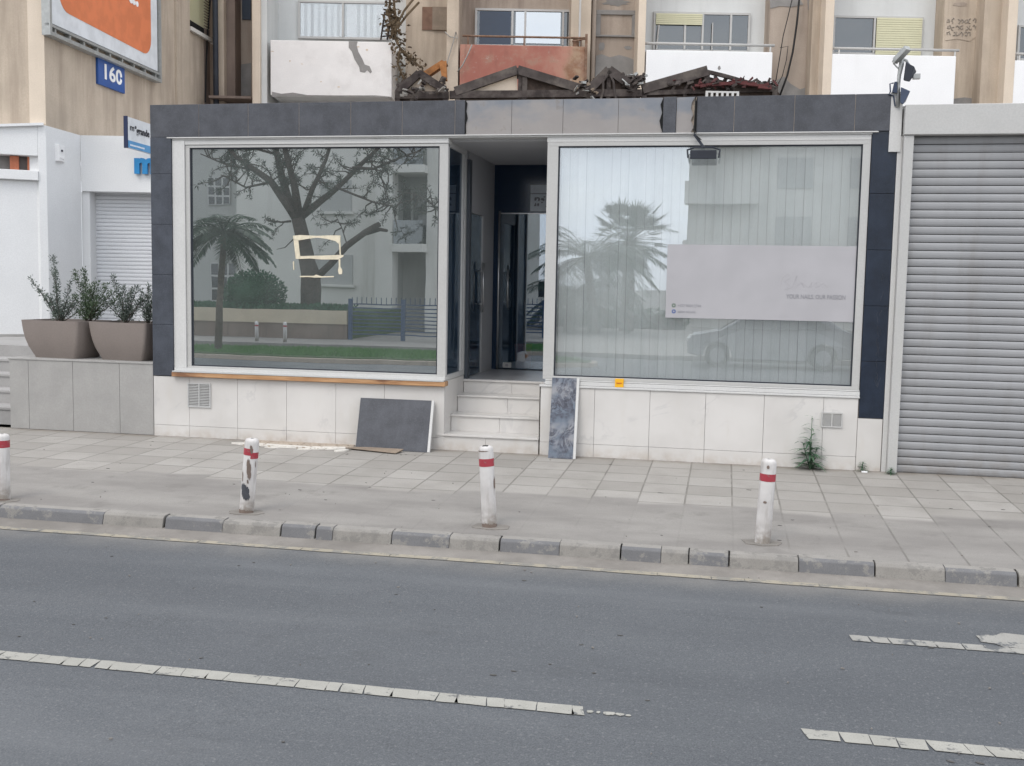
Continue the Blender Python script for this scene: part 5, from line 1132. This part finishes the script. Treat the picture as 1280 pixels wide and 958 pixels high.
weed('tall spiky green weed under the small vent right of the window', .89, -.09, .54, 26, .22, 5)
weed('small leafy weed low at the foot of the right pillar', 1.4, -.06, .1, 40, .1, 2)
weed('tiny weed at the foot of the shutter post', 1.66, -.15, .07, 40, .09, 3)
m = MB(); m.box(1.385, 1.44, -.13, -.1, 0, .012); tag(build(m, 'paper_scrap', 'letter_white', base=(1.41, -.11, 0)), 'white paper scrap beside the small weed', 'litter')

# ================================================================== ACROSS THE STREET (seen in the shop windows)
def r6(x, y): return 220+x/2.903, 170+y/2.903
def O6(x, y, Y): return OP(*r6(x, y), Y)
m = MB(); m.box(-70, 70, -60, -18.3, -.3, -.06); struct(m, 'far_pavement', 'pavement')
m = MB(); m.flat(blob(-9.6, -15.1, 13, 3.4, 28, .06, 3), -.2, -.07); struct(m, 'verge', 'turf')
m = MB(); m.flat(blob(-9.6, -15.1, 13.3, 3.75, 28, .06, 3), -.2, -.09); struct(m, 'verge_kerb', 'cement')
m = MB(); r = random.Random(6); NOFIX.add('verge_grass')
for i in range(9000):
    a = r.uniform(0, 6.283); q = math.sqrt(r.random()); p = Vector((-9.6+6.1*q*math.cos(a), -15.1+1.5*q*math.sin(a), -.07)); m.leaf(p, Vector((r.gauss(0, .4), r.gauss(0, .4), 1)), Vector((0, 1, 0)), r.uniform(.05, .12), .02)
tag(build(m, 'verge_grass', 'grass'), 'green grass on the verge across the street', 'grass', kind='stuff')
ow = thing('garden_wall', 'low ochre garden wall across the street', 'wall', (-14, -21, 0)); m = MB(); x1 = OP(433, 400, 21)[0]; m.box(-26, x1, -21.2, -21, -.1, .42); build(m, 'wall', 'brown_wall', ow); m = MB(); m.box(-26, x1, -21.24, -20.96, .42, .85); build(m, 'upper_band', 'yellow_wall', ow)
m = MB(); m.box(-26, x1, -26.8, -21.2, -.1, .8); struct(m, 'raised_garden', 'turf')
# blue fence
bf = thing('blue_fence', 'blue barred metal fence beside the garden wall across the street', 'fence', (-10, -21, 0)); x2 = -6.2
m = MB()
for x in (x1+.1, -9.9, -8.1, x2): m.box(x-.06, x+.06, -21.08, -20.98, -.06, 1.25)
build(m, 'post', 'blue_fence', bf); m = MB()
for k in range(9): m.box(x1+.1, x2, -21.05, -21.01, .1+k*.12, .135+k*.12)
build(m, 'bar', 'blue_fence', bf); m = MB(); x = x1+.15
while x < x2: m.tube([(x, -21.03, 1.06), (x, -21.03, 1.3)], .012, 4); x += .16
build(m, 'spike', 'blue_fence', bf)
for k, px in enumerate((320, 355)):
    X = OP(px, 425, 18.9)[0]; t = thing('far_bollard', ('left' if k == 0 else 'right')+' of the two bollards before the garden wall across the street', 'bollard', (X, -18.9, -.06), 'S', 'bollards across the street'); BASE[t.name] = (0, 0, 0)
    m = MB(); m.tube([(0, 0, 0), (0, 0, .56), (0, 0, .6)], [.055, .055, .03], 12); build(m, 'post', 'bol_a', t, smooth=True); band(t, .055, .45, .5)
# opposite apartment building
ob = thing('opposite_building', 'beige apartment building across the street with glass fronted balconies', 'apartment building', (-14, -27, 0)); YB = 27
def obx(name, mat, xa, xb, ya, yb, za, zb_, parent=ob): m = MB(); m.box(xa, xb, ya, yb, za, zb_); return build(m, name, mat, parent)
xa, xb = OP(294, 200, YB)[0], OP(463, 200, YB)[0]; ZB = 9.5
obx('wall', 'opp_wall', xa, xb, -YB-.4, -YB, -.1, ZB); obx('pier', 'opp_wall', xb, OP(472, 200, YB)[0], -YB-.2, -YB+.25, -.1, ZB)
x3 = OP(495, 200, YB)[0]; obx('pier', 'opp_wall', OP(474, 200, YB)[0], x3, -YB-.2, -YB+.5, -.1, ZB)
x4 = OP(533, 200, YB)[0]; obx('wall', 'opp_wall_b', x3-.3, x4+.2, -YB-1.6, -YB-1.2, -.1, ZB); obx('wall', 'opp_wall', x4, -9.9, -YB-.4, -YB, -.1, ZB)
obx('wall', 'opp_wall_b', xa-5, xa, -YB-1.6, -YB-1.2, -.1, ZB); obx('side_return', 'opp_wall_b', x3-.3, x3-.1, -YB-1.3, -YB-.2, -.1, ZB); obx('side_return', 'opp_wall_b', x4, x4+.2, -YB-1.3, -YB-.4, -.1, ZB); obx('roof', 'cement', xa-5, -9.9, -YB-14, -YB-.3, ZB-.3, ZB-.05); obx('end_wall', 'opp_wall', -10.1, -9.9, -YB-14, -YB-.4, -.1, ZB-.3); obx('end_wall', 'opp_wall', xa-5, xa-4.8, -YB-14, -YB-1.6, -.1, ZB-.3)
for k in range(3):
    zb_ = 2.9+k*2.85; bq = obx('balcony', 'opp_wall', x3, x4+.05, -YB-1.2, -YB+.55, zb_, zb_+.28); obx('balustrade', 'glass_win', x3+.05, x4, -YB+.5, -YB+.53, zb_+.28, zb_+1.15, bq)
for (a, b, c, d) in ((500, 430, 638, 540), (520, 160, 636, 275), (540, 275, 640, 430)):
    p, q = O6(a, b, YB-.02), O6(c, d, YB-.02)
    if a == 540: continue
    w = obx('window', 'opp_wall_b', p[0], q[0], -YB, -YB+.03, q[2], p[2]); obx('sill', 'opp_wall', p[0]-.1, q[0]+.1, -YB+.03, -YB+.12, q[2]-.1, q[2], w)
for (a, b, c, d) in ((125, 460, 218, 600), (115, 150, 195, 250)):
    p, q = O6(a, b, YB+1.2), O6(c, d, YB+1.2); w = obx('window', 'white_pvc', p[0], q[0], -YB-1.2, -YB-1.14, q[2], p[2])
    n = 3; W2 = (q[0]-p[0])/n; m = MB()
    for i in range(n):
        for j in range(3): h = (p[2]-q[2])/3; m.box(p[0]+i*W2+.04, p[0]+(i+1)*W2-.04, -YB-1.139, -YB-1.13, q[2]+j*h+.04, q[2]+(j+1)*h-.04)
    build(m, 'pane', 'car_glass', w)
for px_ in (700, 730): pass
p, q = O6(800, 190, YB+1.1), O6(845, 380, YB+1.1); obx('balcony_door', 'car_glass', p[0], q[0], -YB-1.2, -YB-1.15, q[2], p[2]); p, q = O6(850, 450, YB), O6(870, 590, YB); obx('balcony_door', 'car_glass', x3+.3, x3+.9, -YB-1.2, -YB-1.15, 3.2, 5.2)
# round hedge on the garden
def leafball(m, c, rad, n, r, ls, flat_=1.):
    for i in range(n):
        v = Vector((r.gauss(0, 1), r.gauss(0, 1), r.gauss(0, 1))).normalized(); p = Vector(c)+Vector((v.x*rad[0], v.y*rad[1], v.z*rad[2]))*r.uniform(.8, 1.05)
        m.leaf(p, v+Vector((r.gauss(0, .7), r.gauss(0, .7), r.gauss(0, .7))), Vector((r.random(), r.random(), r.random())), ls, ls*.5)
r = random.Random(9); NOFIX.update({'foliage', 'crown'})
p = O6(280, 600, 22.3); hd = thing('clipped_hedge', 'rounded dark green hedge on the raised garden across the street', 'hedge', (p[0], -22.3, .8))
m = MB(); leafball(m, (p[0], -22.3, 1.3), (1.05, .7, .75), 3500, r, .1); build(m, 'foliage', 'hedge', hd)
m = MB(); ball = [(math.sin(R(a))*.8, -math.cos(R(a))) for a in (5, 30, 60, 90, 120, 150, 175)]; m.tube([(p[0], -22.3, 1.3+.62*b) for a, b in ball], [a for a, b in ball], 12); build(m, 'twiggy_core', 'hedge_core', hd, smooth=True)
gc = MB()
for i in range(1800): x = r.uniform(-19, -12.1); gc.leaf(Vector((x, r.uniform(-23, -21.3), .8+r.random()*.15)), Vector((r.gauss(0, .5), r.gauss(0, .5), 1)), Vector((0, 1, 0)), .14, .06)
NOFIX.add('ground_cover'); tag(build(gc, 'ground_cover', 'hedge'), 'low green ground cover along the top of the garden wall', 'ground cover', kind='stuff')
# the bare-limbed tree
tr = thing('broken_limbed_tree', 'tall sparse tree with a broken low limb across the street', 'tree', (-13.9, -23, .8)); YT = 23
m = MB(); c = MB(); r = random.Random(12)
def LT(pts, r0, r1, tufts=0, dy=0.):
    q = [Vector(O6(x, y, YT)) for x, y in pts]; n = len(q); tufts = int(tufts*.8); q = [v+Vector((0, dy*k/(n-1), 0)) for k, v in enumerate(q)]; m.tube(q, [.8*(r0+(r1-r0)*k/(n-1)) for k in range(n)], 8)
    for i in range(tufts):
        f = (.3+.7*r.random())*(n-1); k = min(n-2, int(f)); p0 = q[k].lerp(q[k+1], f-k); d = Vector((r.gauss(0, 1), r.gauss(0, .8), r.gauss(.1, .8))).normalized(); p = p0.copy(); pts_ = [p.copy()]; rr = r1*.9+.01
        L_ = r.uniform(.35, 1.2)
        for s_ in range(4): d = (d+Vector((r.gauss(0, .35), r.gauss(0, .35), r.gauss(.05, .35)))).normalized(); p = p+d*L_/4; pts_.append(p.copy())
        m.tube(pts_, [.028, .022, .017, .012, .008], 4)
        for s_ in range(2, 5):
            for j in range(16):
                v = (d*.5+Vector((r.gauss(0, 1), r.gauss(0, 1), r.gauss(0, 1)))).normalized(); c.leaf(pts_[s_]+v*r.random()*.05, v, Vector((r.random(), r.random(), r.random())), r.uniform(.09, .17), .024)
LT([(482, 640), (478, 560), (480, 500), (468, 430), (455, 360), (440, 300)], .42, .3); LT([(505, 625), (510, 560), (505, 500), (478, 430)], .2, .15)
LT([(435, 300), (405, 250), (350, 165), (290, 120), (235, 80), (190, 20)], .2, .06, 26, .6); LT([(438, 295), (400, 230), (370, 150), (345, 60), (330, -60)], .22, .08, 24, -.5)
LT([(445, 295), (432, 180), (405, 60), (390, -80)], .2, .09, 24, .4); LT([(450, 295), (510, 240), (575, 185), (640, 115), (720, 30), (800, -40)], .17, .05, 34, -.6); LT([(460, 280), (500, 190), (555, 90), (600, -20)], .12, .05, 24, .5)
LT([(350, 165), (270, 190), (200, 150)], .06, .02, 16, .8); LT([(300, 125), (200, 110), (110, 70)], .06, .02, 18, .5); LT([(640, 115), (720, 120), (800, 90), (900, 60)], .07, .03, 26, .4); LT([(575, 185), (640, 210), (720, 240), (790, 255), (805, 320)], .05, .02, 18, .3); LT([(345, 60), (260, 40), (160, 20)], .06, .03, 20, -.5)
LT([(415, 310), (380, 315), (330, 308)], .05, .02, 4, .2); LT([(430, 370), (395, 405), (365, 412)], .03, .01, 1, .1)
LT([(495, 520), (560, 465), (620, 400), (690, 350), (742, 322)], .17, .11, 0, .2); LT([(690, 352), (740, 340), (768, 345)], .09, .06, 0, .2); LT([(620, 400), (600, 330), (580, 290)], .03, .01, 8, .1)
LT([(800, 200), (870, 210), (930, 250), (945, 270)], .03, .015, 14, .1); LT([(720, 120), (760, 180), (770, 230)], .03, .015, 10, .1)
build(m, 'trunk', 'bark', tr, smooth=True); build(c, 'crown', 'pine', tr)
# feather palms and fan palm
def frond(m, st, d, L_, r, lw=.03, leaf_l=.45, droop=.9, n=26):
    d = Vector(d).normalized(); p = Vector(st); pts = [p.copy()]; 
    for k in range(10): d = (d+Vector((0, 0, -droop*.16))).normalized(); p = p+d*L_/10; pts.append(p.copy())
    m.tube(pts, [.025*(1-.08*k) for k in range(11)], 4)
    for i in range(n):
        f = .12+.86*i/n; k = min(9, int(f*10)); q = pts[k].lerp(pts[k+1], f*10-k); ax = (pts[k+1]-pts[k]).normalized(); side = ax.cross(Vector((0, 0, 1))); side = side.normalized() if side.length > .01 else Vector((1, 0, 0))
        ll = leaf_l*math.sin(math.pi*(.15+.8*f))
        for s_ in (-1, 1): m.leaf(q, side*s_+ax*.7+Vector((0, 0, -.35+r.gauss(0, .15))), Vector((0, 0, 1)), ll*r.uniform(.85, 1.1), lw)
def feather_palm(label, x, y, z0, th, nf, L_, tr_r, seed, lean_=0):
    r = random.Random(seed); t = thing('feather_palm', label, 'palm tree', (x, y, z0)); m = MB(); top = (x+lean_, y, z0+th); m.tube([(x, y, z0-.1), (x+lean_*.3, y, z0+th*.4), (x+lean_*.8, y, z0+th*.8), top], [tr_r*1.25, tr_r, tr_r*.9, tr_r*.8], 10); build(m, 'trunk', 'palm_bark', t, smooth=True)
    c = MB()
    for i in range(nf): a = i*2.4; e = r.uniform(-.3, 1.5); frond(c, top, (math.cos(a), math.sin(a), e), L_*r.uniform(.8, 1.1), r, .045, .5*L_/2, n=34)
    build(c, 'crown', 'palm', t)
pb = OP(270, 436, 14.6); pt = OP(*r6(170, 330), 14.6)
feather_palm('slender feather palm on the verge across the street', pb[0], -14.6, -.07, pt[2]-.1, 38, 1.6, .085, 3, .2)
p0 = OP(742, 396, 30); feather_palm('young leaning feather palm across the street, right of the fan palm', p0[0], -30, -.06, 2.9, 40, 3.7, .17, 5, -.3)
p0 = OP(716, 396, 31); feather_palm('low feather palm across the street beside the fan palm', p0[0]-.2, -31, -.06, 1.3, 38, 3.2, .16, 8, .1)
p0 = OP(783, 396, 33); fp = thing('fan_palm', 'stout fan palm with bushy crown across the street', 'palm tree', (p0[0], -33, -.06)); zc3 = OP(783, 302, 33)[2]; r = random.Random(15)
m = MB(); m.tube([(p0[0], -33, -.1), (p0[0]+.05, -33, zc3*.5), (p0[0], -33, zc3)], [.3, .25, .27], 12)
build(m, 'trunk', 'palm_bark', fp, smooth=True); c = MB(); top = Vector((p0[0], -33, zc3))
for i in range(90):
    a = i*2.4; e = r.uniform(-1.7, 1.8); d = Vector((math.cos(a), math.sin(a), e)).normalized(); L_ = r.uniform(.7, 1.45)*(1 if e > -.3 else .75); h = top+d*L_; c.tube([top, h], .015, 3); s_ = d.cross(Vector((0, 0, 1))).normalized(); u_ = s_.cross(d)
    for k in range(15): b = R(-70+140*k/14); c.leaf(h, d*math.cos(b)+s_*math.sin(b)+Vector((0, 0, -.1)), u_, r.uniform(.5, .85), .07)
build(c, 'crown', 'palm', fp)
# hedge row + far blocks
def hedge_row(name, label, x0, x1, y, h, seed):
    r = random.Random(seed); t = thing(name, label, 'hedge', ((x0+x1)/2, y, -.06)); c = MB(); x = x0
    while x < x1: c_ = (x, y+r.uniform(-.2, .2), h*.5); leafball(c, c_, (r.uniform(.6, .9), .6, h*r.uniform(.5, .62)), 520, r, .14); x += .75
    build(c, 'foliage', 'hedge', t); m = MB(); m.box(x0, x1, y-.3, y+.3, -.06, h*.75); build(m, 'woody_core', 'bark', t)
hedge_row('hedge_row', 'long low hedge behind the palms across the street', -8.2, -1.8, -36, .75, 4)
nb = thing('neighbouring_block', 'grey apartment block across the street, right of the palms', 'apartment building', (4, -40, 0)); xe = OP(862, 200, 40)[0]
obx('wall', 'opp_wall', xe, 14, -52, -40, -.1, 11, nb)
for k in range(3):
    bq = obx('balcony', 'opp_wall', xe-.15, xe+3.2, -40, -38.9, 2.9+k*2.7, 3.15+k*2.7, nb); obx('railing', 'opp_wall', xe-.15, xe+3.2, -38.95, -38.9, 3.15+k*2.7, 3.95+k*2.7, bq)
    for j in range(3): obx('window', 'opp_wall_b', xe+4+j*3.2, xe+5.6+j*3.2, -40, -39.95, 1+k*2.7, 2.4+k*2.7, nb)
fb_ = thing('far_block', 'small pale block far across the street, left of the palms', 'building', (-9, -55, 0)); xq = OP(700, 350, 52)[0]; obx('wall', 'opp_wall', xq-4, xq, -56, -52, -.1, OP(700, 358, 52)[2], fb_)
for k in range(3): obx('window', 'car_glass', xq-3.4+k*1.1, xq-2.8+k*1.1, -52, -51.96, 1., 2., fb_)
# white parked car (mirrored faintly in the right window)
car = thing('parked_car', 'pale silver hatchback parked across the street', 'car', (1.1, -16.9, -.19)); BASE[car.name] = (0, 0, 0)
car.rotation_euler[2] = 0
side = [(-2.0, .35), (-2.02, .62), (-1.9, .8), (-1.2, .95), (-.55, 1.38), (.2, 1.47), (1.1, 1.42), (1.75, 1.02), (1.98, .92), (2.02, .5), (1.95, .3)]
def arch(cx): return [(cx+.36*math.cos(R(a)), .3+.36*math.sin(R(a))) for a in range(0, 181, 20)]
prof = side+[(1.66, .27)]+arch(1.3)[0:]+[(.9, .2)]+[(-.9, .2)]+arch(-1.27)+[(-1.7, .27)]
m = MB(); n = len(prof); wds = [(-.84, .0), (-.78, .0), (.78, .0), (.84, .0)]
rings = []
for yv, k in ((-.86, .94), (-.8, 1), (.8, 1), (.86, .94)): rings.append([(x*(1 if k == 1 else .99), yv*(1-.17*max(0, (z-.9))/.55), .75+(z-.75)*k) for x, z in prof])
m.add([v for q in rings for v in q], [(i*n+k, i*n+(k+1) % n, (i+1)*n+(k+1) % n, (i+1)*n+k) for i in range(3) for k in range(n)]+[tuple(range(n)), tuple(range(4*n-1, 3*n-1, -1))]); build(m, 'body', 'car_white', car)
for s_ in (-1, 1):
    m = MB()
    for poly in ([(-1.05, .98), (-.5, 1.32), (.1, 1.38), (.1, .98)], [(.16, .98), (.16, 1.38), (1.0, 1.34), (1.45, 1.02)]):
        v = [(x, s_*(.868*(1-.17*max(0, z-.9)/.55)), z) for x, z in poly]; v2 = [(x, y_-s_*.02, z) for x, y_, z in v]; m.add(v+v2, [(0, 1, 2, 3), (7, 6, 5, 4)]+[(i, i+4, (i+1) % 4+4, (i+1) % 4) for i in range(4)])
    build(m, 'side_window', 'car_glass', car)
    for cx in (1.3, -1.27):
        m = MB(); m.tube([(cx, s_*.66, .31), (cx, s_*.7, .31), (cx, s_*.84, .31), (cx, s_*.86, .31)], [.29, .31, .31, .28], 20); w = build(m, 'wheel', 'tyre', car); m = MB(); m.tube([(cx, s_*.855, .31), (cx, s_*.872, .31)], [.2, .17], 14); build(m, 'rim', 'car_white', w)
m = MB(); m.add([(-1.24, -.66, .965), (-1.24, .66, .965), (-.62, .6, 1.36), (-.62, -.6, 1.36)], [(0, 1, 2, 3)]); build(m, 'windscreen', 'car_glass', car)
for s_ in (-1, 1): m = MB(); m.box(-2.035, -1.9, s_*.5, s_*.78, .62, .74); build(m, 'headlight', 'steel', car, bevel=.02)
